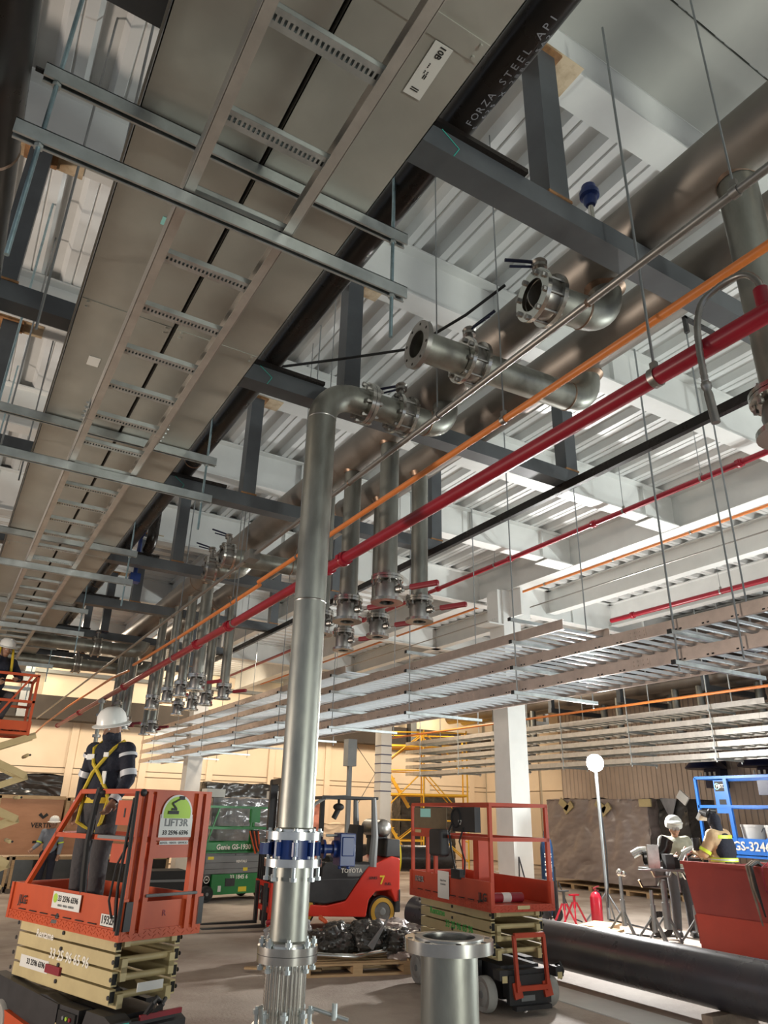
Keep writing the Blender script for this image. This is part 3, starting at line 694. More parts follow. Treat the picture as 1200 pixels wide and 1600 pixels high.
# flexible sprinkler hose over the thick red pipe
t = thing('flexible_sprinkler_hose', 'braided flexible hose looping from the red pipe and hanging at right', 'hose', (3.05, 1.75, 3.9))
P = [Vector(p) for p in ((3.05, 1.49, 4.48), (3.05, 1.485, 4.60), (3.05, 1.53, 4.70), (3.05, 1.60, 4.74), (3.04, 1.70, 4.735), (3.01, 1.78, 4.68), (2.98, 1.81, 4.55), (2.97, 1.82, 4.38), (2.97, 1.82, 4.26), (2.97, 1.82, 4.18))]
pp = []
for i in range(len(P)-1):
    a, b_, c, d = P[max(i-1, 0)], P[i], P[i+1], P[min(i+2, len(P)-1)]
    for k in range(6):
        s = k/6; pp.append(.5*((2*b_)+(c-a)*s+(2*a-5*b_+4*c-d)*s*s+(3*b_-a-3*c+d)*s**3))
pp.append(P[-1])
MB().path(pp, [.017+.0022*(i % 2) for i in range(len(pp))], 14).build('hose', m_ssd, t, True)
MB().tube((3.05, 1.49, 4.46), (3.05, 1.49, 4.58), .036, 14).build('outlet_boss', m_red, t, True)
MB().lathe([(.02, 0), (.026, .01), (.026, .03), (.018, .05), (.022, .07), (.022, .24), (0, .24)], P[-1], (.05, -.04, -1), 12).build('nozzle', m_ssd, t, True)
# blue vent on a stub over the header
t = thing('air_vent_valve', 'small blue enamelled vent standing above the first header', 'valve', (3.37, 2.72, 6.15))
MB().tube((3.37, 2.72, 6.12), (3.37, 2.72, 6.42), .022, 10).build('stub', m_ss, t, True)
MB().lathe([(0, 0), (.035, .0), (.05, .03), (.052, .08), (.075, .09), (.075, .13), (.06, .135), (.055, .19), (0, .19)], (3.37, 2.72, 6.42), up, 20).build('vent_body', m_blue, t, True)
# blue valve on the black pipe and its riser
t = thing('blue_butterfly_valve', 'blue lever valve mounted on the black pipe beside the trays', 'valve', (2.12, 11.5, 5.5))
MB().lathe([(.108, -.05), (.17, -.05), (.18, 0), (.17, .05), (.108, .05)], (1.84, 11.5, 5.91), (.0, 1, 0), 18, True, True).build('valve_body', m_blue, t, True)
MB().tube((1.95, 11.5, 5.91), (2.12, 11.5, 5.91), .04, 10).tube((2.12, 11.5, 5.50), (2.12, 11.5, 6.2), .035, 10).box((2.12, 11.5, 5.52), (.16, .16, .14)).path([(2.12, 11.5, 6.2), (2.16, 11.4, 6.33)], .022, 8).build('gear_operator', m_blue, t, True)
t = thing('black_drop_pipe', 'short black vertical pipe elbowing off behind the blue valve', 'pipe', (2.15, 10.75, 5.8))
MB().path([(2.15, 10.75, 7.6), (2.15, 10.75, 6.1)]+arc((2.15, 10.95, 6.05), (0, -1, 0), (0, 0, -1), .2, 0, PI/2), .085, 16).build('pipe_run', m_black, t, True)
for y in (6.45,):   # u-bolt saddles on frame 2
    pass
# stub pipe, front
xs, ys = 2.10, 2.92
stub = thing('flanged_pipe_stub', 'open flanged stainless pipe stub standing in the right foreground', 'pipe', (xs, ys, 0))
ZS = 1.61; r_ = .123
MB().lathe([(r_, 0), (r_, ZS-.05), (r_*.93, ZS-.05), (r_*.93, 0)], (xs, ys, 0), up, 48, True, True).build('pipe_spool', m_stain, stub, True)
flange(MB(), (xs, ys, ZS-.048), up, .193, r_*.93, .048, n=56).build('flange', m_ss, stub, True)
MB().lathe([(r_*.935, -.001), (r_*1.22, -.001), (r_*1.22, .006), (r_*.935, .006)], (xs, ys, ZS), up, 48, True, True).build('raised_face', m_ssd, stub, True)
b = MB()
for i in range(8):
    a = 2*PI*(i+.5)/8; b.tube((xs+math.cos(a)*.172, ys+math.sin(a)*.172, ZS-.01), (xs+math.cos(a)*.172, ys+math.sin(a)*.172, ZS+.001), .012, 12)
b.build('bolt_hole', m_dark, stub, True)['kind'] = 'stuff'
MB().lathe([(r_, 0), (r_+.004, .004), (r_, .01)], (xs, ys, ZS-.055), up, 48).build('weld_seam', m_ssd, stub, True)

ORD = ['first', 'second', 'third', 'fourth', 'fifth', 'sixth', 'seventh', 'eighth', 'ninth', 'tenth', 'eleventh']
# ================================================================== cable rack runs at right
from mathutils import noise
RY = [2.3, 5.05, 7.72, 10.5, 13.4, 16.2, 19.1, 22.0, 24.9, 27.8]
def cable_rack(label, x0, x1, z, y0, y1, group, near=True, m=m_rack):
    t = thing('cable_rack', label, 'cable rack', ((x0+x1)/2, y0, z), group=group)
    secs = []; y = y0
    while y < y1: secs.append((y, min(y+3.3, y1))); y += 3.3
    for a, b_ in secs:
        for x, s in ((x0, 1), (x1, -1)):
            b = MB().bx(x-.004, x+.004, a+.003, b_-.003, z, z+.135)
            b.bx(min(x, x+s*.035), max(x, x+s*.035), a+.003, b_-.003, z, z+.006); b.bx(min(x, x+s*.035), max(x, x+s*.035), a+.003, b_-.003, z+.129, z+.135)
            r = b.build('side_rail', m, t, True)
            if near and a > y0 and s > 0 and a < 17:
                q = MB().bx(x-.008, x-.004, a-.13, a+.13, z+.02, z+.115)
                for dy in (-.10, -.035, .035, .10):
                    for dz in (.04, .09): q.tube((x-.016, a+dy, z+dz), (x-.006, a+dy, z+dz), .011, 6)
                q.build('splice_plate', m, r, True)
                h = MB()
                for k in range(8): h.box((x-.0045, a+.25+k*.35, z+.02), (.002, .03, .016)); h.box((x-.0045, a+.31+k*.35, z+.02), (.002, .03, .016))
                h.build('rail_slot', m_dark, r, True)
    w = x1-x0
    me = MB().bx(-w/2, w/2, -.020, .020, 0, .018).bx(-w/2, w/2, -.020, -.016, -.012, 0).bx(-w/2, w/2, .016, .020, -.012, 0).mesh('rung', m_rung)
    y = y0+.15; far = MB()
    while y < y1:
        if near and y < 15: inst('rung', me, t, ((x0+x1)/2, y, z+.03), True)
        else: far.bx(x0, x1, y-.022, y+.022, z+.02, z+.052)
        y += .205 if near else .33
    if far.v: tag(far.build('far_rungs', m_rung if near else m_galv, t, True), kind='stuff')
    return t
NL = {3.73: 'lowest', 4.07: 'second from the bottom', 4.44: 'third from the bottom, ending at the column', 4.77: 'top, shortest'}
for z, y0 in ((3.73, -1), (4.07, -1), (4.44, 6.8), (4.77, 13.0)):
    cable_rack('long galvanized cable rack of the near stack, %s' % NL[z], 6.83, 7.72, z, y0, 30, 'near stack of cable racks')
MB().bx(6.80, 6.83, 4.9, 5.2, 3.73, 3.9)
for i, y in enumerate(RY):
    t = thing('rack_hanger', 'rods and struts of the near cable racks, %s from the right' % ORD[i], 'hanger', (7.5, y, 3.6), group='hangers of the near cable racks')
    for x in (6.775, 8.25): MB().tube((x, y, 3.62), (x, y, 7.86), .012 if y < 6 else .010, 8).build('threaded_rod', m_rod, t, True)
    for z in ((3.73, 4.07) if y < 6 else (3.73, 4.07, 4.44, 4.77)):
        s = MB().bx(6.70, 8.33, y-.025, y+.025, z-.048, z-.002).build('strut', m_galvb, t, True)
        MB().bx(6.685, 6.70, y-.027, y+.027, z-.05, z).build('strut_end_cap', m_rub, s, True)
tag(MB().bx(6.72, 7.3, 4.22, 4.27, 7.80, 7.84).bx(6.72, 6.76, 4.22, 4.27, 7.6, 7.84).build('deck_bracket', m_blk), 'small black bracket at the roof where a rack rod is fixed', 'bracket')
tag(MB().tube((6.76, 4.27, 3.62), (6.76, 4.27, 7.82), .010, 8).build('hanger_rod', m_rod), 'long steel rod hanging from the small black bracket', 'rod')
FZ = [3.60, 3.87, 4.15, 4.46, 4.80]
for i, z in enumerate(FZ):
    cable_rack('galvanized cable rack of the far stack behind the floodlight, %s' % ['lowest', 'second from below', 'middle', 'second from the top', 'topmost'][i], 17.0, 17.85, z, 10.4 if i == 4 else 4, 26.6, 'far stack of cable racks', near=False, m=m_galvl)
for i, y in enumerate((6.8, 9.3, 11.9, 14.6, 17.3, 20.0, 22.8, 25.4)):
    t = thing('rack_hanger', 'thin rods and struts of the far cable racks, %s from the right' % ORD[i], 'hanger', (17.4, y, 3.5), group='hangers of the far cable racks')
    for x in (16.93, 17.95): MB().tube((x, y, 3.5), (x, y, 7.86), .016, 8).build('threaded_rod', m_galvb, t, True)
    for z in FZ: MB().bx(16.88, 18.0, y-.025, y+.025, z-.05, z).build('strut', m_galvb, t, True)
# second pipe system in the dark part of the hall
for j, x in enumerate((19.6, 20.4)):
    pipe('header_pipe', 'dark header pipe deep behind the far cable racks, %s' % ['near one', 'rear one'][j], 'pipe', x, 6.15, 6, 27, .24, m_head, 20)
for i, (x, y) in enumerate(((19.6, 11.3), (20.4, 12.6), (19.6, 14.0), (19.6, 14.9), (20.4, 15.7), (19.6, 17.2), (20.4, 18.6), (19.6, 21.5), (20.4, 22.6), (19.6, 23.8))):
    t = thing('drop_leg', 'dull pipe leg in the shadow above the far racks, %s from the right' % ORD[i], 'pipe', (x, y, 4.4), group='drop legs above the far racks')
    MB().tube((x, y, 4.55), (x, y, 6.1), .12, 16).build('pipe_spool', m_stain, t, True)
    MB().lathe([(0, 0), (.19, 0), (.19, .05), (.13, .06), (.13, .2), (.19, .22), (.19, .27), (0, .27)], (x, y, 4.4), up, 18).build('ball_valve', m_ssd, t, True)
for i, y in enumerate((10.0, 13.2, 16.4, 19.6, 22.8)):
    t = thing('pipe_support_frame', 'dark box-steel frame behind the far cable racks, %s from the right' % ORD[i], 'steel frame', (20, y, 5.6), group='far pipe support frames')
    MB().bx(18.7, 21.6, y-.08, y+.08, 5.62, 5.78).build('crossbeam', m_prim, t, True)
    for x in (18.8, 21.5): MB().bx(x-.08, x+.08, y-.08, y+.08, 5.78, 7.1).build('post', m_prim, t, True)
for i, y in enumerate((16.0, 18.2)):
    t = thing('exhaust_cowl', 'dark navy round cowl high on the brown ribbed wall, %s' % ['right one', 'left one'][i], 'vent', (25.6, y, 3.2))
    MB().lathe([(0, .30), (.55, .26), (.75, .05), (.72, 0), (0, .02)], (25.15, y, 3.95), up, 22).build('cowl', m_navy, t, True)
    MB().bx(25.5, 25.93, y-.35, y+.35, 3.3, 4.6).build('fan_box', m_navy, t, True)
    q = MB()
    for k in range(4): q.tube((25.2, y-.3+.2*k, 3.72), (25.2, y-.3+.2*k, 3.85), .04, 8)
    q.build('lamp_cluster', m_sign, t, True)

# ================================================================== machines
def lbox(t, nm, m, *a, **k): return MB().bx(*a).build(nm, m, t)
def scissor_lift(label, loc, rz, mr, ms, mc, deck=.93, toe=(1.0, 1.22), mid=1.64, top=2.0, L=1.87, W=.81, n=4, slant=0., texts=(), chassis=None, name='scissor_lift', gate=False, rail_r=.019, corner=False, endpanel=False, sc=1.124, wheels=m_tyre, ax=.10):
    t = thing(name, label, 'scissor lift', loc, rz, sc=sc)
    # chassis
    ch = MB().bx(.12, L-.12, -W+.16, -.16, .12, .42)
    ch.prism([(.02, .22), (.06, .14), (L-.06, .14), (L-.02, .22), (L-.02, .36), (L-.25, .46), (.25, .46), (.02, .36)], 'y', -.17, -.03) if False else None
    ch.build('chassis', m_blk, t)
    for y0, y1 in ((-.13, .0), (-W, -W+.13)):
        MB().prism([(.42, .16), (L-.42, .16), (L-.40, .42), (.95, .46), (.72, .43), (.42, .43)], 'y', y0+.01, y1-.01).build('side_tray', m_blk if chassis is None else chassis, t)
    for x in (.20, L-.22):
        for y, s in ((.04, 1), (-W-.04, -1)):
            y0 = y-.105 if s > 0 else y
            wv = MB().lathe([(0, 0), (.10, 0), (.11, .008), (.155, .0), (.165, .02), (.165, .085), (.155, .105), (.11, .097), (.10, .105), (0, .105)], (x, y0, .165), (0, 1, 0), 28).build('wheel', wheels, t)
            MB().lathe([(.0, -.006), (.035, -.006), (.035, .111), (0, .111)], (x, y0, .165), (0, 1, 0), 12).build('hub', m_gry, wv)
    MB().bx(-.02, .06, -W+.14, -.14, .16, .40).bx(-.05, .02, -W+.2, -.2, .10, .13).build('front_bumper', m_blk, t)
    MB().bx(L-.06, L+.02, -W+.10, -.10, .16, .40).build('rear_bumper', m_blk, t)
    # scissor stack
    zb = .44; rise = (deck-.03-zb)/n; A = 1.62; dx = math.sqrt(max(.01, A*A-rise*rise)); x0 = ax; h = .098
    for k in range(n):
        z0 = zb+rise*k+.05; z1 = z0+rise
        for (ya, yb) in ((-.09, -.145), (-W+.09, -W+.145)):
            lo = MB(); lo.bar((x0+.03, ya, (z0+z1)/2 if rise < .2 else z0), (x0+dx, ya, (z0+z1)/2 if rise < .2 else z1), .05, h); lo.build('scissor_arm', mc, t)
            hi = MB(); hi.bar((x0, yb, (z0+z1)/2+(.03 if k % 2 else -.03) if rise < .2 else z1), (x0+dx-.03, yb, (z0+z1)/2+(.03 if k % 2 else -.03) if rise < .2 else z0), .05, h*.95); hi.build('scissor_arm', mc, t)
            q = MB()
            for xx in (x0+.0, x0+dx/2, x0+dx): q.tube((xx+.03, ya+(.03 if ya > -.3 else -.03), (z0+z1)/2), (xx+.03, ya+(.036 if ya > -.3 else -.036), (z0+z1)/2), .016, 12)
            tag(q.build('pivot_pins', m_blk, t), kind='stuff')
            if rise < .2: MB().bx(x0+.025, x0+.03, ya-.019, ya+.019, (z0+z1)/2-.036, (z0+z1)/2+.036).build('tube_end', m_dark, t)
        for xx in (x0+.06, x0+dx-.05, x0+dx/2): MB().tube((xx, -.10, (z0+z1)/2), (xx, -W+.10, (z0+z1)/2), .026, 12).build('cross_tube', mc, t)
    MB().tube((.5, -W/2, zb+.05), (1.25, -W/2, zb+rise*n*.7), .04, 12).build('lift_cylinder', m_gry, t)
    # platform
    toe0, toe1 = toe
    pf = MB().bx(0, L, -W, 0, deck+.03, deck+.06); pf.build('platform_floor', mr, t)
    sk = MB().bx(0, L, -.006, .012, deck, toe0).bx(0, L, -W-.012, -W+.006, deck, toe0).bx(-.012, .006, -W, 0, deck, toe0).bx(L-.006, L+.012, -W, 0, deck, toe0)
    s_ = sk.build('tread_skirt', mr, t)
    tr = MB()
    for k in range(int(L/.045)): 
        for zz in (deck+.02, deck+.05): tr.box((.03+k*.045, .0135, zz+(.012 if k % 2 else 0)), (.026, .004, .006), Matrix.Rotation(.6 if k % 2 else -.6, 3, 'Y'))
    for k in range(int(W/.045)):
        for zz in (deck+.02, deck+.05): tr.box((-.0135, -.03-k*.045, zz+(.012 if k % 2 else 0)), (.004, .026, .006), Matrix.Rotation(.6 if k % 2 else -.6, 3, 'X'))
    tag(tr.build('tread_pattern', mr, s_), kind='stuff')
    MB().bx(0, L, -.012, .0, toe0, toe1).build('toe_board', mr, t); MB().bx(0, L, -W, -W+.012, toe0, toe1).build('toe_board', mr, t)
    MB().bx(L-.012, L, -W, 0, toe0, toe1).build('toe_board', mr, t)
    if not gate: MB().bx(0, .012, -W, 0, toe0, toe1-.03).build('toe_board', mr, t)
    MB().bx(-.01, .03, -.03, .015, deck, toe1).build('corner_post', mr, t); MB().bx(-.01, .03, -W-.015, -W+.03, deck, toe1).build('corner_post', mr, t); MB().bx(L-.03, L+.01, -.03, .015, deck, toe1).build('corner_post', mr, t)
    sl = MB()
    for k in range(8): sl.bx(.15+k*.2, .27+k*.2, .001, .0135, toe0+.015, toe0+.022)
    tag(sl.build('slot_line', m_dark, t), kind='stuff')
    # rails
    xe = L-slant
    def rl(nm, pts, r=rail_r, sq=True):
        b = MB()
        for a, b2 in zip(pts[:-1], pts[1:]):
            b.bar(a, b2, r*2, r*2) if sq else b.tube(a, b2, r, 10)
        return b.build(nm, mr, t)
    y0, y1 = -.02, -W+.02
    mids = L-slant*(mid-toe0)/(top-toe0)
    rl('top_rail', [(0, y0, top), (xe, y0, top)]); rl('top_rail', [(0, y1, top), (L, y1, top)]); rl('mid_rail', [(0, y0, mid), (mids, y0, mid)]); rl('mid_rail', [(0, y1, mid), (L, y1, mid)])
    rl('rail_post', [(L-.02, y0, toe0), (xe, y0, top)]); rl('rail_post', [(L-.02, y1, toe0), (L-.02, y1, top)])
    rl('rail_post', [(.02, y0, toe0), (.02, y0, top)]); rl('rail_post', [(.02, y1, toe0), (.02, y1, top)])
    rl('top_rail', [(L-.02 if not slant else xe, y0, top), (L-.02, y1, top)]); rl('mid_rail', [(L-.02 if not slant else mids, y0, mid), (L-.02, y1, mid)])
    rl('top_rail', [(.02, y0, top), (.02, y1, top)]); rl('mid_rail', [(.02, y0, mid), (.02, y1, mid)])
    return t
# ---- left lift with the helmeted worker
LA = scissor_lift('orange scissor lift at left with large round-logo placard and a worker on it', (1.69, 7.16, 0), math.radians(109.2), m_or, m_or, m_crm, slant=.92, sc=1.124, W=.72)
lbox(LA, 'end_panel', m_or, -.004, .010, -.62, -.14, 1.64, 2.0)
lbox(LA, 'end_panel', m_or, -.004, .010, -.62, -.14, 1.50, 1.62)
for y in (-.08, -.16, -.58, -.66): MB().bx(-.03, .03, y-.022, y+.022, .98, 2.0).build('panel_upright', m_or, LA)
for y in (-.03, -.70): MB().bx(-.03, .0, y-.03, y+.03, 1.0, 1.2).build('corner_guard', m_blk, LA)
lbox(LA, 'placard', m_sign, -.012, -.005, -.53, -.21, 1.665, 1.83)
lg = MB().lathe([(0, 0), (.135, 0), (.135, .004), (0, .004)], (-.014, -.37, 1.835), (1, 0, 0), 36); lg.build('logo_disc', m_lime, LA)
MB().lathe([(.135, -.001), (.150, -.001), (.150, .005), (.135, .005)], (-.014, -.37, 1.835), (1, 0, 0), 36, True, True).build('logo_ring', m_sign, LA)
lbox(LA, 'placard', m_sign, -.0175, -.0155, -.53, -.21, 1.655, 1.80)
rr = ((0, -1, 0), (0, 0, 1))      # text direction on the short end
text(LA, 'LIFT3R', .080, (-.019, -.37, 1.765), *rr, m_gry, ext=.001)
text(LA, '33 2596 6596', .046, (-.019, -.37, 1.69), *rr, m_ink, ext=.001)
lbox(LA, 'placard', m_sign, -.018, -.016, -.51, -.23, 1.60, 1.63)
text(LA, 'RENTA · VENTA · SERVICIO', .022, (-.019, -.37, 1.613), *rr, m_gry, ext=.001)
icn = MB().box((-.020, -.33, 1.845), (.002, .10, .026)).box((-.020, -.335, 1.87), (.002, .05, .02)); icn.bar((-.020, -.35, 1.88), (-.020, -.31, 1.915), .003, .012).bar((-.020, -.31, 1.915), (-.020, -.38, 1.95), .003, .012).box((-.020, -.40, 1.96), (.002, .05, .03)).build('logo_lift_symbol', m_ink, LA)
lr = ((-1, 0, 0), (0, 0, 1))
lbox(LA, 'placard', m_sign, .62, 1.08, .013, .018, 1.075, 1.20)
text(LA, '33 2596 6596', .060, (.82, .0195, 1.15), *lr, m_ink, ext=.001)
text(LA, 'RENTA · VENTA · SERVICIO', .022, (.84, .0195, 1.10), *lr, m_gry, ext=.001)
MB().lathe([(0, 0), (.035, 0), (.035, .002), (0, .002)], (1.03, .018, 1.15), (0, 1, 0), 18).build('logo_disc', m_lime, LA)
text(LA, 'JLG', .095, (1.62, .0145, 1.09), *lr, m_ink, ext=.001)
lbox(LA, 'placard', m_sign, .06, .28, .0128, .0142, 1.02, 1.10)
text(LA, '1932R', .080, (.17, .0155, 1.06), *lr, m_ink, ext=.001)
text(LA, 'Rentame', .085, (1.25, -.063, .845), *lr, m_wink, ext=.001)
text(LA, '33 25 96 65 96', .105, (.80, -.063, .725), *lr, m_wink, ext=.001)
lbox(LA, 'placard', m_sign, 1.10, 1.60, -.066, -.062, .575, .665)
text(LA, '33 2596 6596', .058, (1.32, -.0605, .625), *lr, m_ink, ext=.001)
lbox(LA, 'red_reflector', m_handle, .88, 1.12, -.064, -.045, .59, .65)
text(LA, 'R', .05, (-.005, -.43, 1.10), *rr, m_ink, ext=.001) if False else text(LA, 'R', .06, (-.002, -.37, 1.10), *rr, m_handle, ext=.001)
for a in ((1.55, .36), (1.25, .33), (1.1, .36), (.95, .30), (.72, .27), (.55, .22), (1.75, .38)):
    lbox(LA, 'warning_label', m_crm, a[0]-.035, a[0]+.035, .0, .004, a[1]-.05, a[1]+.04)
MB().prism([(1.85, .0), (1.78, .30), (.85, .20), (.80, .0)], 'y', -.02, .03).build('orange_hood', m_or, LA)
MB().prism([(.72, .43), (1.9, .50), (1.9, .30), (.72, .24)], 'y', -.10, .005).build('battery_tray', m_blk, LA)
lbox(LA, 'control_recess', m_dark, .44, .70, -.02, .006, .30, .40)
for i, c in enumerate((m_handle, m_lime, m_gry)): MB().lathe([(0, 0), (.014, 0), (.014, .012), (0, .012)], (.50+.05*i, .006, .36), (0, 1, 0), 10).build('push_button', c, LA)
MB().prism([(-.05, .12), (-.05, .42), (.05, .45), (.30, .45), (.36, .30), (.36, .12)], 'y', -.17, .0).build('front_cover', m_blk, LA)
MB().prism([(-.05, .12), (-.05, .36), (.05, .40), (.05, .12)], 'y', -.66, -.17).build('front_cover', m_blk, LA)
lbox(LA, 'teal_label', m_teal, -.055, -.051, -.15, -.05, .28, .41); text(LA, 'PG', .05, (-.0565, -.10, .35), *rr, m_sign, ext=.001)
lbox(LA, 'teal_label', m_teal, -.055, -.051, -.42, -.35, .20, .26)
MB().path([(-.02, -.30, .42), (-.06, -.33, .50), (.0, -.40, .52), (.02, -.48, .46)], .02, 8).path([(-.02, -.36, .42), (-.05, -.42, .48), (.02, -.5, .50)], .016, 8).build('hydraulic_hose', m_rub, LA)
lbox(LA, 'red_bar', m_handle, -.045, -.02, -.62, -.25, .40, .435)
lbox(LA, 'label_strip', m_sign, .005, .012, -.45, -.22, .58, .64) 
# control box, straps, things hanging on the rail
cb = lbox(LA, 'control_box', m_or, .10, .34, -.07, -.02, 1.74, 1.93)
lbox(LA, 'box_keyhole', m_ink, .21, .23, -.02, -.017, 1.80, 1.87)
lbox(LA, 'control_box', m_or, .10, .34, -.05, -.02, 1.46, 1.60)
lbox(LA, 'document_tray', m_gry, .08, .50, -.06, .03, 1.635, 1.66)
MB().path([(.62, .005, 2.03), (.63, .02, 1.9), (.64, .03, 1.6), (.66, .0, 1.35), (.70, -.05, 1.1)], [.03, .028, .026, .03, .028], 8).build('hanging_strap', m_rub, LA)
MB().ell((.62, 0, 2.0), (.035, .035, .035)).ell((.57, .0, 1.99), (.03, .03, .02)).build('strap_knot', m_rub, LA)
MB().path([(.06, .01, 1.95), (.05, .035, 1.6), (.08, .03, 1.3), (.05, .02, 1.0)], .012, 8).path([(.03, .02, 1.62), (.12, .045, 1.45), (.16, .04, 1.2), (.12, .02, 1.08)], .009, 8).path([(.0, .03, 2.0), (-.01, .03, 1.5), (.0, .03, .98)], .016, 8).build('control_cable', m_rub, LA)
MB().ell((.0, -.03, 1.99), (.026, .03, .03)).build('cable_clamp', m_blk, LA)
MB().tube((-.03, -.16, 1.235), (-.04, -.64, 1.235), .012, 8).build('latch_bar', m_gry, LA)
t = thing('red_hand_valve', 'small red and chrome valve fitting lying on the left lift platform', 'tool', (1.95, 7.9, 1.12))
MB().cap((1.95, 7.9, 1.20), (2.02, 7.95, 1.36), .05, .04).ell((1.93, 7.88, 1.42), (.06, .05, .05)).build('body', m_handle, t, True)
MB().cap((1.9, 7.86, 1.46), (2.0, 7.9, 1.50), .03).cap((1.93, 7.88, 1.14), (2.05, 7.98, 1.16), .035).build('fittings', m_ss, t, True)
# ---- right lift
LB = scissor_lift('red-orange scissor lift at right with ladder step and a board on its rail', (6.12, 7.62, 0), math.radians(84.5), m_orr, m_orr, m_crm, gate=True, sc=1.124)
lbox(LB, 'page_notice', m_sign, .88, 1.14, .014, .018, .97, 1.26)
for i, s in enumerate(('Equipo fuera', 'de servicio')): text(LB, s, .028, (1.01, .0195, 1.16-.04*i), *lr, m_gry, ext=.0008)
text(LB, '1932R', .085, (1.62, .0145, 1.13), *lr, m_sign, ext=.001); text(LB, '1932R', .085, (1.625, .0155, 1.127), *lr, m_ink, ext=.001)
text(LB, 'JLG', .11, (.16, .0145, 1.06), *lr, m_ink, ext=.001)
lbox(LB, 'model_label', m_crm, -.018, -.013, -.48, -.32, .955, .99)
text(LB, 'Rentame', .10, (1.30, -.063, .80), *lr, m_gink, ext=.001); text(LB, '33 25 96 65 96', .10, (.80, -.063, .70), *lr, m_gink, ext=.001)
lbox(LB, 'orange_beacon', m_or, 1.15, 1.27, -.05, .03, .47, .58)
bd = lbox(LB, 'notice_board', m_board, .95, 1.80, -.012, -.004, 1.72, 1.96); lbox(LB, 'white_card', m_cyan, 1.35, 1.62, -.004, .0, 1.85, 1.95); lbox(LB, 'board_panel', m_orr, .95, 1.80, -.014, -.006, 1.62, 1.74)
lbox(LB, 'label', m_crm, 1.60, 1.76, -.004, .0, 1.665, 1.70)
c_ = lbox(LB, 'control_case', m_blk, .92, 1.22, -.03, .10, 1.42, 1.72); bv = c_.modifiers.new('bevel', 'BEVEL'); bv.width = .03; bv.segments = 3
c_ = lbox(LB, 'control_pendant', m_blk, .30, .80, -.08, -.0, 1.70, 1.97); text(LB, 'R7', .07, (.62, .006, 1.80), *lr, m_sign, ext=.001)
MB().path([(.75, -.02, 1.9), (.85, .02, 1.7), (.80, .02, 1.5), (.72, .02, 1.3), (.65, .0, 1.25)], .012, 8).path([(.55, .0, 1.75), (.60, .03, 1.6), (.50, .02, 1.4), (.55, .0, 1.25)], .010, 8).path(arc((.72, .0, 1.85), (1, 0, 0), (0, 0, 1), .10, 0, 2*PI, 16), .014, 8).build('control_cable', m_rub, LB)
lbox(LB, 'cable_block', m_rub, .62, .82, -.05, .02, 1.20, 1.30)
for x in (1.25, 1.45): MB().bar((x, -.02, 1.22), (x, -.02, 1.64), .04, .04).build('rail_post', m_orr, LB)
MB().bar((.8, -.40, 1.0), (.8, -.40, 1.64), .12, .16).build('inner_post', m_orr, LB)
MB().bar((.02, -.80, 1.22), (.02, -.79, 2.0), .04, .04).build('gate_post', m_orr, LB)
ld = MB()
for y in (-.22, -.60): ld.bar((-.06, y, .72), (-.10, y, .22), .035, .035); ld.bar((-.06, y, .30), (-.08, y-.02, .16), .03, .10)
for z in (.72, .25): ld.bar((-.065 if z > .5 else -.095, -.22, z), (-.065 if z > .5 else -.095, -.60, z), .04, .045)
ld.build('ladder_step', m_orr, LB)
MB().bx(-.10, .02, -.10, -.0, .33, .42).build('step_bracket', m_blk, LB); MB().bx(-.10, .02, -.81, -.71, .33, .42).build('step_bracket', m_blk, LB); MB().bx(-.06, .0, -.66, -.14, .10, .36).bx(-.12, -.04, -.62, -.18, .06, .10).build('front_bumper', m_blk, LB)
MB().path([(.02, -.80, .42), (-.06, -.80, .45), (-.10, -.81, .38), (-.06, -.80, .30)], .014, 6).build('hose_guard', m_rub, LB)
lbox(LB, 'dotted_plate', m_gry, -.068, -.062, -.45, -.28, .13, .18); lbox(LB, 'warning_label', m_crm, -.105, -.10, -.09, -.03, .31, .37); lbox(LB, 'warning_label', m_crm, -.105, -.10, -.79, -.73, .31, .37)
t = thing('cardboard_tube', 'dark red tube with white mark lying on right lift platform', 'tube', (6.7, 7.95, 1.12))
MB().tube((6.35, 7.92, 1.17), (6.80, 7.86, 1.17), .055, 16).build('tube_body', m_handle, t, True)
MB().lathe([(.056, 0), (.056, .12), (.054, .12)], (6.50, 7.90, 1.17), (.45, -.06, 0), 16).build('white_mark', m_sign, t, True)
# ---- green lift
LG = scissor_lift('green scissor lift with grey skirt beside the plastic-wrapped stack', (8.30, 19.70, 0), math.radians(180+13), m_green, m_green, m_gry, sc=1.124, deck=.98, toe=(1.0, 1.20), mid=1.5, top=1.95, wheels=m_rub, rail_r=.025)
lbox(LG, 'side_cover', m_gry, .1, L_ if False else 1.75, -.05, .004, .56, .92)
lbox(LG, 'base_cover', m_green, .05, 1.55, -.05, .02, .14, .55)
for z in (.65, .78): lbox(LG, 'cover_groove', m_ink, .1, 1.75, .003, .0055, z, z+.008)
text(LG, 'Genie GS-1930', .15, (1.05, .0145, 1.10), *lr, m_wink, ext=.001)
text(LG, '33 1845 6', .12, (.85, .022, .48), *lr, m_wink, ext=.001); text(LG, 'RENTALS', .07, (.80, .006, .80), *lr, m_wink, ext=.001)
lbox(LG, 'yellow_label', m_ylab, .62, .84, .02, .024, .18, .28); lbox(LG, 'yellow_label', m_ylab, 1.55, 1.70, .004, .008, .85, .91); lbox(LG, 'yellow_label', m_ylab, .62, .74, .004, .008, .60, .67); lbox(LG, 'white_label', m_sign, 1.30, 1.38, .02, .024, .20, .32)
MB().lathe([(.06, 0), (.075, 0), (.075, .003), (.06, .003)], (1.68, .006, .45), (0, 1, 0), 20, True, True).build('round_emblem', m_wink, LG); text(LG, 'H', .07, (1.68, .008, .45), *lr, m_wink, ext=.001)
lbox(LG, 'ground_control', m_blk, .95, 1.20, .02, .03, .30, .46)
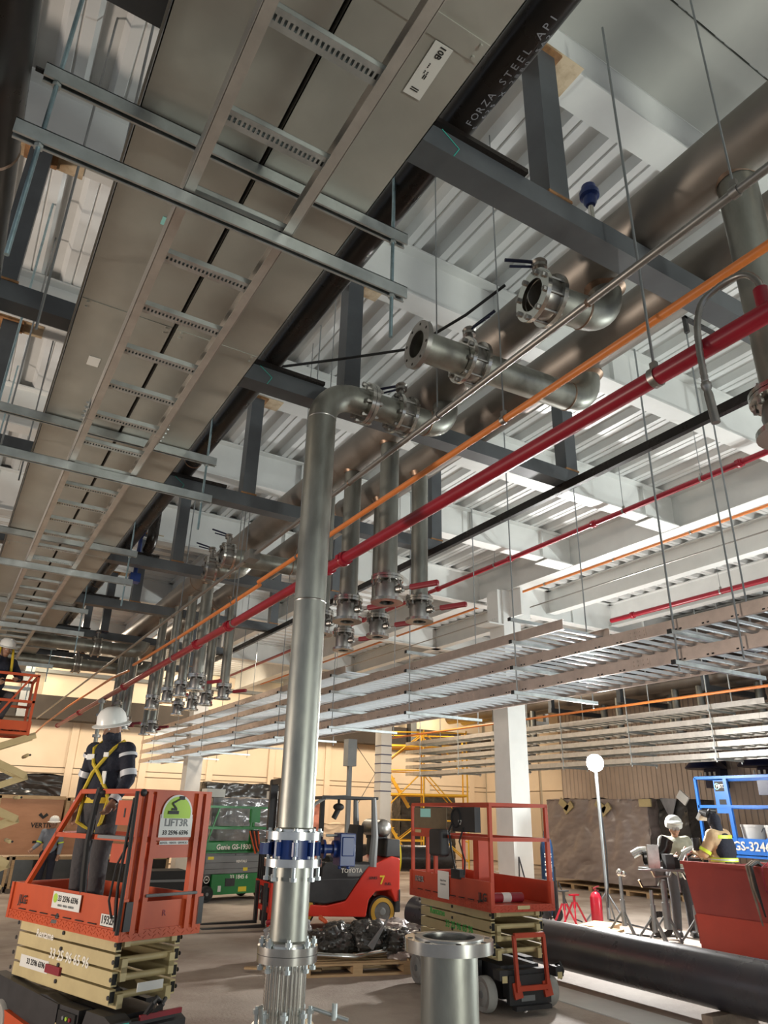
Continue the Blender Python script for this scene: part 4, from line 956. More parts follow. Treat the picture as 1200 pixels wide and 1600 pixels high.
cbx = lbox(LG, 'control_box', m_green, .38, .62, -.10, .0, 1.62, 1.92); lbox(LG, 'black_case', m_rub, .42, .60, -.02, .06, 1.25, 1.46)
MB().bar((1.75, -.02, 1.2), (1.5, -.02, 1.95), .03, .03).bar((.62, -.02, 1.2), (.62, -.02, 1.95), .03, .03).build('rail_post', m_green, LG)
h = thing('safety_harness', 'orange and black safety harness hanging on green lift rail', 'harness', (7.75, 19.5, 1.2))
for k in range(5): MB().path([(7.55+.06*k, 19.42, 1.62), (7.60+.05*k, 19.38, 1.45), (7.68+.04*k, 19.38, 1.25), (7.75+.04*k, 19.4, 1.08+.03*k)], .022, 6).build('strap', [m_or, m_rub][k % 2], h, True)
# ---- blue lift
LBl = scissor_lift('blue scissor lift behind the welders, loaded with white buckets', (16.3, 8.9, 0), math.radians(90), m_bl, m_bl, m_gry, sc=1.124, L=2.9, W=1.1, deck=1.22, toe=(1.26, 1.58), mid=2.18, top=2.76, n=5, rail_r=.028, wheels=m_rub)
text(LBl, 'GS-3246', .235, (1.78, .016, 1.43), *lr, m_wink, ext=.001)
for x in (2.12,): MB().bar((x, -.02, 1.5), (x+.05, -.02, 2.76), .08, .06).build('rail_post', m_bl, LBl)
lbox(LBl, 'rail_panel', m_bl, 2.12, 2.45, -.03, .0, 2.05, 2.70); lbox(LBl, 'logo_plate', m_ink, 2.15, 2.42, .0, .006, 2.48, 2.68)
text(LBl, 'MSTA', .10, (2.27, .008, 2.58), *lr, m_wink, ext=.001); MB().lathe([(.05, 0), (.065, 0), (.065, .003), (.05, .003)], (2.37, .007, 2.58), (0, 1, 0), 20, True, True).build('logo_ring', m_cyan, LBl)
lbox(LBl, 'serial_plate', m_ink, 2.16, 2.36, .0, .006, 2.22, 2.32)
lbox(LBl, 'control_box', m_navy, 1.15, 1.45, -.25, -.02, 2.40, 2.68)
MB().path([(.9, -.05, 2.76), (.8, -.05, 2.6), (.75, -.05, 2.2), (.7, -.05, 1.6)], .04, 8).build('bent_rail', m_bl, LBl)
for i, (x, y) in enumerate(((16.75, 11.1), (16.75, 10.5), (16.8, 9.95), (16.8, 9.4))):
    t = thing('white_bucket', 'white bucket on the blue lift, %s from the left' % ORD[i], 'bucket', (x, y, 1.45), group='white buckets on the blue lift')
    MB().lathe([(0, 0), (.15, 0), (.19, .42), (.20, .42), (.20, .46), (.17, .46), (.16, .05), (0, .05)], (x, y, 1.45), up, 20).build('bucket_body', m_sign, t, True); t.scale = (1.35,)*3
    MB().path(arc((x, y, 1.86), (0, 1, 0), (-.6, 0, -.8), .19, 0, PI, 10), .008, 6).build('bail', m_gry, t, True)
# ---- far left raised lift
LF = scissor_lift('raised orange scissor lift at the far left edge carrying a crouching worker', (1.28, 14.0, 0), math.radians(180), m_or, m_or, m_crm, sc=1.124, deck=2.86, toe=(2.9, 3.06), mid=3.35, top=3.75, n=4, ax=-.12)
MB().bar((.55, -.02, 3.0), (.1, -.02, 3.75), .03, .03).build('rail_post', m_or, LF)

# ---- forklift
FK = thing('forklift', 'red and black forklift parked behind the tall pipe', 'forklift', (7.60, 14.72, 0), math.radians(173), sc=1.124)
def side(poly, m, nm, y0=-.52, y1=.52, bev=.02):
    o = MB().prism(poly, 'y', y0, y1).build(nm, m, FK); b = o.modifiers.new('bevel', 'BEVEL'); b.width = bev; b.segments = 2; return o
side([(-1.16, .40), (-1.16, 1.12), (-.98, 1.16), (-.62, 1.02), (-.52, .98), (-.10, .44), (.25, .38), (.55, .40), (.60, .22), (-.50, .18), (-.55, .45), (-.68, .58), (-.98, .60), (-1.08, .40)], m_fred, 'red_body')
side([(-1.17, 1.14), (-1.17, 1.44), (-.90, 1.46), (-.88, 1.14)], m_blk, 'counterweight_top', -.50, .50)
side([(-1.18, .24), (-1.18, .62), (-1.10, .62), (-1.06, .24)], m_blk, 'rear_bumper')
side([(-.60, 1.0), (-.55, 1.06), (.30, 1.06), (.36, .98), (.36, .78), (-.38, .78)], m_blk, 'seat_deck', -.50, .50)
side([(-.36, .80), (.38, .80), (.62, .72), (.95, .70), (1.0, .60), (.62, .44), (.28, .40), (-.10, .46)], m_blk, 'black_side_panel', -.525, .525)
side([(-.58, 1.02), (-.12, 1.03), (-.12, .82), (-.36, .82)], m_gry, 'grey_side_badge', -.512, .512)
text(FK, 'TOYOTA', .10, (-.20, .516, .92), *lr, m_wink, ext=.001)
text(FK, '7', .20, (-.80, .524, .76), *lr, m_ylab, ext=.001); text(FK, 'SERIES', .06, (-.62, .524, .80), *lr, m_ink, ext=.001); text(FK, 'FUEL', .06, (-.92, .524, .70), *lr, m_ink, ext=.001)
for (x, r, yy) in ((-.83, .255, .50), (-.83, .255, -.50), (.78, .33, .50), (.78, .33, -.50)):
    s = 1 if yy > 0 else -1; y0 = yy-.17 if s > 0 else yy
    wv = MB().lathe([(r*.6, 0), (r, .02), (r, .15), (r*.6, .17)], (x, y0, r), (0, 1, 0), 30, True, True).build('tyre', m_rub, FK)
    MB().lathe([(r*.60, -.004), (r*.86, -.004), (r*.86, .01), (r*.60, .01)] if s < 0 else [(r*.62, .16), (r*.88, .155), (r*.88, .174), (r*.62, .178)], (x, y0, r), (0, 1, 0), 30, True, True).build('rim_ring', m_rim, wv)
    MB().lathe([(0, .02), (r*.62, .02), (r*.62, .16), (r*.3, .15), (.05, .18), (0, .18)], (x, y0, r), (0, 1, 0), 24).build('wheel_disc', m_gry, wv)
gd = MB()
for y in (-.46, .46):
    gd.path([(.98, y, .72), (.92, y, 1.2), (.72, y, 1.72), (.55, y, 2.02), (.35, y, 2.13), (-.1, y, 2.16)], .032, 8)
gd.build('front_pillar', m_gry, FK)
for y in (-.46, .46): MB().path([(-.62, y, .98), (-.66, y, 1.5), (-.62, y, 2.15)], [.085, .07, .05], 8).build('rear_pillar', m_gry, FK)
rf = MB().bx(-.68, .40, -.50, -.42, 2.12, 2.17).bx(-.68, .40, .42, .50, 2.12, 2.17).bx(-.70, -.60, -.5, .5, 2.12, 2.17).bx(.36, .44, -.5, .5, 2.10, 2.15)
for k in range(7): rf.bx(-.45+.12*k, -.41+.12*k, -.45, .45, 2.13, 2.16)
rf.build('overhead_guard', m_blk, FK)
MB().bx(.05, .13, -.48, -.40, 1.0, 2.12).build('far_pillar', m_blk, FK)
MB().prism([(-.45, 1.06), (.12, 1.06), (.15, 1.14), (-.30, 1.16), (-.42, 1.68), (-.52, 1.66), (-.52, 1.06)], 'y', -.24, .24).build('seat', m_rub, FK)
MB().tube((-.88, -.36, 1.63), (-.88, .36, 1.63), .16, 20).ell((-.88, .36, 1.63), (.16, .10, .16)).ell((-.88, -.36, 1.63), (.16, .1, .16)).build('gas_tank', m_ssd, FK)
MB().bx(-.99, -.80, -.3, .3, 1.44, 1.50).tube((-.88, .2, 1.46), (-.88, .2, 1.80), .17, 3).build('tank_bracket', m_blk, FK) if False else MB().bx(-.99, -.80, -.3, .3, 1.44, 1.50).build('tank_bracket', m_blk, FK)
MB().tube((.42, .1, 1.0), (.55, .1, 1.30), .03, 10).lathe([(.14, -.012), (.165, 0), (.14, .012), (.13, 0)], (.53, .1, 1.34), (-.6, 0, .8), 22, True, True).build('steering_wheel', m_rub, FK)
MB().bx(.2, .75, -.45, .45, .74, 1.06).build('dash_cowl', m_blk, FK)
MB().bar((.7, .50, 1.55), (.62, .62, 1.50), .02, .02).box((.60, .62, 1.55), (.05, .10, .17)).build('mirror', m_rub, FK)
MB().ell((-.05, .1, 1.98), (.11, .09, .07)).tube((-.05, .1, 2.0), (-.05, .1, 2.14), .025, 10).tube((-.05, .1, 1.95), (.04, .1, 1.78), .05, 10).build('blue_spot_lamp', m_rub, FK)
for y in (-.32, .32):
    u = MB().bx(1.06, 1.20, y-.05, y+.05, .08, 2.42).build('mast_channel', m_blk, FK)
    MB().tube((1.02, y*.72, .3), (1.02, y*.72, 2.2), .035, 12).build('lift_cylinder', m_ss, u)
MB().bx(1.07, 1.19, -.36, .36, 2.34, 2.44).bx(1.07, 1.19, -.36, .36, 1.4, 1.48).bx(1.07, 1.19, -.36, .36, .3, .4).build('mast_crossmember', m_blk, FK)
cr = MB().bx(1.22, 1.28, -.50, .50, .28, .36).bx(1.22, 1.28, -.50, .50, .66, .74).build('fork_carriage', m_fred, FK)
MB().bx(1.22, 1.28, -.52, -.42, .08, .74).build('carriage_side', m_fred, FK); MB().bx(1.22, 1.28, .42, .52, .08, .74).build('carriage_side', m_fred, FK)
for k in range(8): MB().bx(1.24, 1.27, -.48+k*.137-.012, -.48+k*.137+.012, .74, 1.28).build('backrest_bar', m_blk, FK)
MB().bx(1.23, 1.28, -.5, .5, 1.26, 1.31).build('backrest_top', m_blk, FK)
for y in (-.28, .28): MB().bx(1.28, 1.33, y-.05, y+.05, .05, .72).prism([(1.28, .05), (2.35, .05), (2.38, .065), (1.33, .095)], 'y', y-.05, y+.05).build('fork_tine', m_blk, FK)

# ================================================================== people
def person(label, loc, rz, J={}, top_m=None, leg_m=None, sc=1.09, head_dir=(0, 1, -.15), helmet='hat', extras=None, bulk=1.0, hk=1.0):
    t = thing('person', label, 'person', loc, rz, sc=sc)
    D = dict(pel=(0, 0, .96), wai=(0, .01, 1.10), che=(0, .01, 1.34), nec=(0, .0, 1.50), hed=(0, .03, 1.63),
             shL=(-.19, 0, 1.43), elL=(-.25, .0, 1.15), wrL=(-.24, .10, .92), shR=(.19, 0, 1.43), elR=(.25, 0, 1.15), wrR=(.24, .10, .92),
             hiL=(-.10, 0, .92), knL=(-.11, .03, .50), anL=(-.12, .0, .09), hiR=(.10, 0, .92), knR=(.11, .03, .50), anR=(.12, .0, .09))
    D.update(J); D = {k: Vector(v) for k, v in D.items()}
    def rem(o, v=.011, sm=4):
        r = o.modifiers.new('remesh', 'REMESH'); r.mode = 'VOXEL'; r.voxel_size = v; r.use_smooth_shade = True
        s = o.modifiers.new('smooth', 'SMOOTH'); s.iterations = sm; s.factor = .5
    hd = Vector(head_dir).normalized(); hx = hd.cross(Vector((0, 0, 1))).normalized(); hz = hx.cross(hd)
    HR = Matrix((hx, hd, hz)).transposed(); hc = D['hed']
    def HP(x, y, z): return hc+HR @ Vector((x, y, z))
    # continuous body
    b = MB()
    b.ell(D['pel'], (.155, .11, .12)); b.ell(D['wai'], (.135, .10, .12)); b.ell(D['che'], (.17, .115, .15)); b.cap(D['wai'], D['che'], .11, .12)
    b.cap(D['che']+Vector((0, 0, .1)), D['nec'], .07, .055); b.cap(D['nec'], hc-Vector((0, 0, .05)), .055, .055)
    b.ell(hc, (.076, .095, .115), R=HR); b.ell(HP(0, .03, -.065), (.052, .062, .055), R=HR); b.cap(HP(0, .09, .01), HP(0, .112, -.025), .010, .016); b.ell(HP(0, .085, .028), (.05, .016, .012), R=HR)
    for s in (-1, 1): b.ell(HP(s*.078, .0, -.005), (.010, .020, .032), R=HR)
    b.ell(HP(0, .090, -.058), (.026, .012, .006), R=HR); b.ell(HP(0, .088, -.07), (.022, .012, .006), R=HR)
    for s in 'LR':
        b.cap(D['che']+Vector((0, 0, .06)), D['sh'+s], .085, .062); b.cap(D['sh'+s], D['el'+s], .052, .040); b.cap(D['el'+s], D['wr'+s], .040, .027)
        b.cap(D['pel'], D['hi'+s], .10, .095); b.cap(D['hi'+s], D['kn'+s], .088, .058); b.cap(D['kn'+s], D['an'+s], .056, .038); b.cap(D['an'+s], D['an'+s]+Vector((0, .13, -.05)), .040, .032)
        w_ = D['wr'+s]; d = (w_-D['el'+s]).normalized(); sd = d.cross(Vector((0, 1, 0)) if abs(d.y) < .8 else Vector((0, 0, 1))).normalized(); nn = sd.cross(d)
        sg = 1 if s == 'L' else -1
        b.cap(w_, w_+d*.085, .030, .034); 
        for k, (o, L) in enumerate(((-.030, .072), (-.010, .082), (.011, .076), (.030, .060))):
            p0 = w_+d*.09+sd*o; p1 = p0+d*L*.5+nn*.006*sg; p2 = p1+(d*.75+nn*.6).normalized()*L*.5
            b.cap(p0, p1, .0115, .010, 8); b.cap(p1, p2, .010, .008, 8)
        p0 = w_+d*.035-sd*.030; p1 = p0+(d*.6-sd*.8).normalized()*.045; b.cap(p0, p1, .013, .011, 8); b.cap(p1, p1+d*.03, .011, .009, 8)
    bo = b.build('body', m_skin, t); rem(bo, .009, 3)
    for s in (-1, 1):
        e = MB().ell(HP(s*.030, .085, .006), (.013, .010, .009), R=HR).build('eye', m_sign, t); MB().ell(HP(s*.030, .093, .006), .005).build('pupil', m_ink, e)
    # trousers
    b = MB(); b.ell(D['pel'], (.178, .135, .13)); b.cap(D['pel'], D['wai'], .135, .125)
    for s in 'LR': b.cap(D['pel'], D['hi'+s], .12, .115); b.cap(D['hi'+s], D['kn'+s], .108, .080); b.cap(D['kn'+s], D['an'+s], .080, .066)
    rem(b.build('trousers', leg_m, t), .014)
    for s in 'LR':
        a = D['an'+s]; MB().cap(a+Vector((0, -.03, -.035)), a+Vector((0, .15, -.045)), .052, .045).cap(a, a+Vector((0, 0, .06)), .056).bx(a.x-.05, a.x+.05, a.y-.09, a.y+.20, a.z-.09, a.z-.065).build('boot', m_blk, t)
    # jacket
    B = bulk; b = MB(); b.ell(D['che'], (.205*B, .145*B, .17)); b.cap(D['wai']-Vector((0, 0, .08)), D['che'], .145*B, .15*B); b.ell(D['wai'], (.175*B, .135*B, .13)); b.cap(D['che']+Vector((0, 0, .1)), D['nec']-Vector((0, 0, .02)), .10, .075)
    for s in 'LR':
        b.cap(D['che']+Vector((0, 0, .05)), D['sh'+s], .10*B, .083*B); b.cap(D['sh'+s], D['el'+s], .074*B, .060*B); b.cap(D['el'+s], D['el'+s].lerp(D['wr'+s], .88), .060*B, .046*B)
    rem(b.build('jacket', top_m, t), .014)
    if helmet == 'hat':
        h = MB().lathe([(r_*hk, z_*hk) for r_, z_ in [(.155, -.012), (.158, -.004), (.122, .010), (.120, .03), (.112, .075), (.085, .115), (.045, .135), (0, .14)]], HP(0, .005, .045), hz, 28)
        h.ell(HP(0, .135, .040), (.075, .055, .008), R=HR); h.bar(HP(0, -.08, .165), HP(0, .09, .165), .02, .018)
        h.build('hard_hat', m_hel, t)
    if extras: extras(t, D, HP, HR)
    return t
def belt(c, rx, ry, z, h, n=28, tilt=0):
    b = MB(); b.lathe([(1, -h/2), (1.03, -h/2), (1.03, h/2), (1, h/2)], (0, 0, 0), (0, 0, 1), n, True, True)
    b.v = [Vector((c[0]+v.x*rx, c[1]+v.y*ry, z+v.z+tilt*v.x*rx)) for v in b.v]; return b
def cuff(p, q, f, r, L=.05):
    p = Vector(p); q = Vector(q); d = (q-p).normalized(); c = p.lerp(q, f); return MB().lathe([(r, -L/2), (r+.004, -L/2), (r+.004, L/2), (r, L/2)], c, d, 20, True, True)
def exA(t, D, HP, HR):
    MB().ell(HP(0, .045, -.065), (.066, .068, .068), R=HR).cap(HP(0, .0, -.06), D['nec']-Vector((0, 0, .02)), .078, .088).build('face_scarf', m_navyc, t)
    for s in 'LR':
        cuff(D['sh'+s], D['el'+s], .80, .070, .055).build('reflective_band', m_refl, t); cuff(D['sh'+s], D['el'+s], .20, .084, .03).build('reflective_band', m_refl, t)
        cuff(D['el'+s], D['wr'+s], .90, .050, .05).build('glove_cuff', m_refl, t)
    h = MB()
    for s in (-1, 1):
        h.path([(s*.05, -.15, 1.20), (s*.13, -.13, 1.42), (s*.12, -.02, 1.515), (s*.115, .10, 1.44), (s*.04, .165, 1.30), (-s*.03, .165, 1.22), (-s*.12, .13, 1.08), (-s*.15, .10, .97)], .017, 6)
        h.path([(s*.14, .10, .98), (s*.13, .14, .80), (s*.02, .05, .72)], .017, 6)
    h.build('safety_harness', m_yelw, t)
    belt((0, 0), .168, .14, .985, .05).build('harness_belt', m_yelw, t)
    MB().box((.09, .155, 1.36), (.08, .01, .05)).build('name_patch', m_sign, t); MB().box((-.08, .155, 1.38), (.05, .01, .04)).build('name_patch', m_sign, t)
    MB().box((-.09, .148, 1.18), (.04, .012, .11)).build('radio', m_sign, t)
wA = person('worker with white hard hat and yellow harness standing on the left orange lift', (1.57, 8.22, 1.085), math.radians(130), dict(
    elL=(-.27, .02, 1.17), wrL=(-.25, .16, .98), elR=(.27, -.03, 1.17), wrR=(.25, .02, .93), knL=(-.13, .08, .50), anL=(-.14, .06, .09)), m_navyc, m_jean, 1.10, (0, 1, -.32), extras=exA, hk=1.15)
def exG(t, D, HP, HR):
    MB().ell(D['che']+Vector((0, .0, -.03)), (.212, .155, .20)).cap(D['wai'], D['che'], .155, .16).build('vest', m_greyc, t)
    for s in 'LR': cuff(D['sh'+s], D['el'+s], .85, .066, .03).build('yellow_band', m_hiv, t)
person('ground worker with white helmet and grey vest standing behind the left lift', (3.06, 21.9, 0), math.radians(165), dict(elR=(.27, .05, 1.16), wrR=(.36, .22, 1.05)), m_greyc, m_navyc, 1.04, (0, 1, -.1), extras=exG)
def exW1(t, D, HP, HR):
    MB().lathe([(.140, -.03), (.145, .02), (.130, .09), (.09, .135), (0, .155)], HP(0, -.03, .075), HR @ Vector((0, .25, 1)), 22).build('welding_cap', m_hood, t)
    MB().ell(HP(0, .13, .13), (.125, .14, .035), R=HR).build('raised_hood', m_hood, t)
    for s in (-1, 1): MB().lathe([(0, 0), (.028, 0), (.028, .02), (0, .02)], HP(s*.032, .10, .03), HR @ Vector((0, 1, 0)), 14).build('goggle_lens', m_clear, t)
person('welder in khaki shirt with silver hood raised, leaning on the fitting table', (13.62, 10.85, 0), math.radians(140), dict(
    elL=(-.30, .16, 1.20), wrL=(-.12, .36, 1.30), elR=(.30, .18, 1.18), wrR=(.12, .40, 1.20), che=(0, .05, 1.33), hed=(0, .10, 1.62), nec=(0, .05, 1.49)), m_khaki, m_jean, 1.20, (0, 1, -.15), helmet=None, extras=exW1, bulk=1.2)
def exW2(t, D, HP, HR):
    MB().ell(HP(0, .0, .02), (.095, .11, .12), R=HR).cap(HP(0, -.02, -.05), D['nec'], .085, .085).build('black_head_cover', m_navyc, t)
    MB().prism([(-.02, .03), (.20, .01), (.27, .05), (.20, .12), (.02, .15)], 'x', -.09, .09)
    v = MB(); v.box(HP(0, .12, .13), (.19, .20, .09), HR @ Matrix.Rotation(.35, 3, 'X')); v.box(HP(0, -.0, .17), (.14, .06, .05), HR); o = v.build('raised_visor', m_blk, t)
    bv = o.modifiers.new('bevel', 'BEVEL'); bv.width = .03; bv.segments = 3
    MB().box(HP(0, .215, .10), (.20, .06, .12), HR @ Matrix.Rotation(.8, 3, 'X')).build('silver_visor_front', m_hood, t)
    MB().ell(D['che']+Vector((0, -.10, -.10)), (.215, .13, .24)).build('dark_back_panel', m_navyc, t)
    belt((0, -.02), .222, .160, 1.42, .05).build('hi_vis_stripe', m_hiv, t); belt((0, -.03), .225, .20, 1.10, .055).build('hi_vis_stripe', m_hiv, t)
    belt((0, -.03), .229, .204, 1.10, .018).build('reflective_stripe', m_refl, t)
    for s in 'LR': cuff(D['sh'+s], D['el'+s], .85, .088, .05).build('hi_vis_stripe', m_hiv, t); cuff(D['el'+s], D['wr'+s], .95, .045, .10).build('glove', m_tan, t)
person('welder seen from behind in tan jacket with yellow stripes and black hood', (13.2, 9.5, .12), math.radians(8), dict(
    elL=(-.28, .12, 1.18), wrL=(-.14, .36, 1.20), elR=(.27, .12, 1.16), wrR=(.12, .38, 1.12)), m_tan, m_navyc, 1.22, (.35, 1, -.1), helmet=None, extras=exW2, bulk=1.28)
tag(MB().bx(12.9, 13.6, 9.0, 9.7, 0, .12).build('standing_board', m_wdk), 'low timber block the tan-jacketed welder stands on, behind the red bin', 'timber')
def exF(t, D, HP, HR):
    for s in (-1, 1): MB().path([(s*.05, -.16, 1.05), (s*.13, -.13, 1.25), (s*.12, .0, 1.36), (s*.10, .13, 1.22), (s*.12, .15, 1.0), (s*.14, .13, .85)], .02, 6).build('harness_strap', m_yelw, t)
person('worker in dark clothes and yellow harness in the raised lift at far left', (.62, 14.35, 3.29), math.radians(200), dict(
    pel=(0, -.1, .55), wai=(0, -.08, .70), che=(0, 0, .95), nec=(0, .05, 1.10), hed=(0, .10, 1.22), shL=(-.19, 0, 1.03), shR=(.19, 0, 1.03), elL=(-.28, .15, .80), wrL=(-.15, .35, .75), elR=(.28, .15, .80), wrR=(.15, .35, .70),
    hiL=(-.10, -.08, .52), hiR=(.10, -.08, .52), knL=(-.14, .30, .48), knR=(.14, .28, .50)), m_navyc, m_jean, 1.12, (0, 1, -.3), extras=exF)

# ================================================================== floor pipe, bin, crates
t = thing('line_pipe', 'large black steel pipe lying along the floor in front of the red bin', 'pipe', (8.35, 3, 0))
MB().lathe([(.295, 0), (.295, 12.1), (.28, 12.1), (.28, 0)], (8.35, 0.5, .42), (0, 1, 0), 48, True, True).build('pipe_body', m_blkbig, t, True)
for i, y in enumerate((1.6, 6.2, 9.9, 12.2)):
    tag(MB().bx(7.95, 8.75, y-.07, y+.07, 0, .13).build('timber_bearer', m_wdk), 'timber bearer under the black floor pipe, %s' % ['out at the right', 'below the red bin', 'by the right lift', 'at its far end'][i], 'timber', 'bearers under the floor pipe')
t = thing('steel_waste_bin', 'big red oxide steel bin at the right edge with slings over its side', 'bin', (12.55, 6.62, 0), math.radians(-3))
MB().prism([(-3.5, 1.42), (2.78, 1.42), (2.62, .62), (2.66, .60), (2.60, .18), (-3.5, .18)], 'x', -.72, -.68).build('side_wall', m_bin, t)
MB().prism([(-3.5, .68), (2.60, .64), (2.58, .12), (-3.5, .12)], 'x', -.74, -.72).build('lower_panel', m_binlo, t)
MB().prism([(-3.5, 1.42), (2.78, 1.42), (2.6, .18), (-3.5, .18)], 'x', 1.2, 1.24).build('side_wall', m_bin, t)
MB().bx(-.70, 1.2, -3.5, 2.6, .15, .2).build('bin_floor', m_bin, t); MB().bx(-.70, 1.22, 2.58, 2.64, .18, 1.40).build('end_wall', m_bin, t)
MB().bx(-.76, -.64, -3.5, 2.80, 1.40, 1.45).build('top_rim', m_bin, t)
for i, (y, m, dy, zb_) in enumerate(((1.05, m_wdk, -.14, .62), (1.0, m_ylab, -.10, .95), (.96, m_rub, -.12, .75))):
    tag(MB().path([(12.1, y+6.95, 1.42), (11.9, y+6.95, 1.52), (11.72, y+6.95, 1.46), (11.70, y+6.95+dy*.4, 1.15), (11.70, y+6.95+dy, zb_)], [.022, .025, .022, .026, .014], 6).build('lifting_sling', [m_wdk, m_wdk, m_rub][i]), 'lifting sling over the red bin side, %s' % ['brown, longest', 'yellowish, short', 'black, middle'][i], 'sling')
tag(MB().path([(11.9, 7.72, 1.52), (11.70, 7.72, 1.45), (11.70, 7.71, 1.12)]+arc((11.72, 7.66, 1.12), (0, 1, 0), (0, 0, -1), .05, 0, PI, 8)+[(11.70, 7.61, 1.42), (11.9, 7.61, 1.52)], .016, 6).build('red_sling_loop', m_handle), 'dark red sling loop hanging right of the other slings on the bin', 'sling')
# wrapped stack
def wrapped(label, x0, x1, y0, y1, z0, z1, m, seed, amp=.05, nm='wrapped_crate'):
    t = thing(nm, label, 'crate', ((x0+x1)/2, (y0+y1)/2, 0))
    b = MB(); N = 70
    def face(fn):
        vs = [fn(i/N, j/N) for i in range(N+1) for j in range(N+1)]; b.add(vs, [(i*(N+1)+j, (i+1)*(N+1)+j, (i+1)*(N+1)+j+1, i*(N+1)+j+1) for i in range(N) for j in range(N)], True)
    def dsp(p, n_):
        p = Vector(p); q = Vector((p.x*1.2, p.y*1.2, p.z*1.4+p.y*.8)); a = abs(noise.noise(q+Vector((seed, 0, 0))))*1.6-.4; e = noise.noise(q*3.1)*.25-abs(noise.noise(Vector((q.x*2, q.y*2+q.z*2.5, q.z*5-q.y*3))))*.55
        return p+Vector(n_)*(a+e)*amp
    face(lambda u, v: dsp((x0, y0+(y1-y0)*u, z0+(z1-z0)*v), (-1, 0, 0))); face(lambda u, v: dsp((x0+(x1-x0)*u, y0, z0+(z1-z0)*v), (0, -1, 0)))
    face(lambda u, v: dsp((x0+(x1-x0)*u, y0+(y1-y0)*v, z1), (0, 0, 1))); b.bx(x0+.05, x1, y0+.05, y1, z0, z1-.05)
    b.build('plastic_wrap', m, t, True); return t
def pallet_under(t, x0, x1, y0, y1, m=m_wood, n=4, z=0):
    for k in range(n):
        y = y0+(y1-y0)*(k+.5)/n; MB().bx(x0, x1, y-.07, y+.07, z, z+.12).build('pallet_bearer', m, t, True)
    k = 0; x = x0
    while x < x1-.05: MB().bx(x, min(x+.11, x1), y0, y1, z+.12, z+.15).build('pallet_board', m, t, True); x += .17
WR = wrapped('brown plastic-wrapped crate stack in front of the ribbed wall', 18.9, 20.3, 15.9, 20.3, .28, 2.72, m_brn, 3, .09); pallet_under(WR, 18.85, 20.3, 15.8, 20.4, m_wood, 6)
W2_ = wrapped('black plastic-wrapped crate right of the brown one', 19.2, 20.5, 14.7, 15.75, .28, 2.72, m_tarp, 9); pallet_under(W2_, 19.2, 20.5, 14.7, 15.75, m_wood, 3)
MB().prism([(14.95, 2.72), (15.55, 2.74), (15.35, 2.35), (15.2, 2.15)], 'x', 19.08, 19.10).build('clear_film_flap', m_clear, W2_, True)
for (y, z, a) in ((19.35, 2.55, .6), (19.15, 2.45, -.6), (17.7, 2.5, .6), (17.5, 2.4, -.6), (15.9, 2.6, 0)):
    MB().box((18.83, y, z), (.05, .45, .22), Matrix.Rotation(a, 3, 'X')).build('corner_board', m_crm, WR, True)
MB().box((19.12, 14.75, 2.75), (.05, .36, .26), Matrix.Rotation(.7, 3, 'X')).build('corner_board', m_sign, W2_, True)
# plywood crates at left
def plycrate(label, x0, x1, y0, y1, z0, z1, word=None):
    t = thing('plywood_crate', label, 'crate', ((x0+x1)/2, y0, z0))
    n = max(1, int((x1-x0)/1.22+.5))
    for k in range(n): MB().bx(x0+(x1-x0)*k/n+.004, x0+(x1-x0)*(k+1)/n-.004, y0, y0+.02, z0, z1).build('plywood_panel', m_ply, t, True)
    MB().bx(x0, x1, y0+.02, y1, z0, z1-.01).build('crate_body', m_ply, t, True)
    MB().bx(x0-.05, x1+.03, y0-.03, y0, z1-.02, z1+.07).bx(x0-.06, x0+.03, y0-.03, y1, z0, z1+.05).build('top_batten', m_wood, t, True)
    if word:
        text(t, word, .17, Vector((x0+1.15, y0-.004, z1-.68))-absloc(t), (1, 0, 0), (0, 0, 1), m_ink, ext=.001)
        MB().prism([(x0+1.02, z1-.42), (x0+1.15, z1-.52), (x0+1.28, z1-.42), (x0+1.22, z1-.36), (x0+1.15, z1-.44), (x0+1.08, z1-.36)], 'y', y0-.004, y0-.001).build('print_mark', m_ink, t, True)
        MB().bx(x0+1.0, x0+1.35, y0-.004, y0-.001, z1-1.12, z1-1.06).build('print_mark', m_ink, t, True)
    return t
plycrate('plywood crate with black print behind the left lift', 1.74, 3.36, 22.9, 24.4, .90, 2.30, 'VERTIV')
plycrate('plain plywood crate to the right of the printed crate', 3.47, 5.95, 22.85, 24.4, .90, 2.28)
def blackbox(label, x0, x1, y0, z1):
    t = thing('open_crate', label, 'crate', ((x0+x1)/2, y0, 0))
    MB().bx(x0+.05, x1-.05, y0, y0+1.6, .16, z1-.06).build('black_cover', m_tarp, t, True)
    for a in ((x0, x0+.07, .12, z1), (x1-.07, x1, .12, z1), (x0, x1, z1-.07, z1)): MB().bx(a[0], a[1], y0-.04, y0+.03, a[2], a[3]).build('frame_timber', m_wood, t, True)
    pallet_under(t, x0, x1, y0, y0+1.2, m_wdk, 3, 0)
blackbox('low black-covered crate with pale timber frame, left one', .4, 2.25, 22.75, .86); blackbox('low black-covered crate under the plywood crates, middle', 2.32, 4.3, 22.75, .86); blackbox('low black-covered crate with pale frame, right one', 4.4, 6.4, 22.6, .86)
b = MB().bx(5.15, 5.35, 18.5, 18.8, 0, .16); 
t = thing('black_storage_case', 'dark grey case seen through the left lift platform', 'case', (5.1, 18.6, 0)); MB().bx(4.7, 5.7, 18.4, 19.2, .05, .78).build('case_body', m_rub, t, True); MB().bx(4.7, 5.7, 18.38, 18.4, .55, .60).build('case_lid_edge', m_gry, t, True)
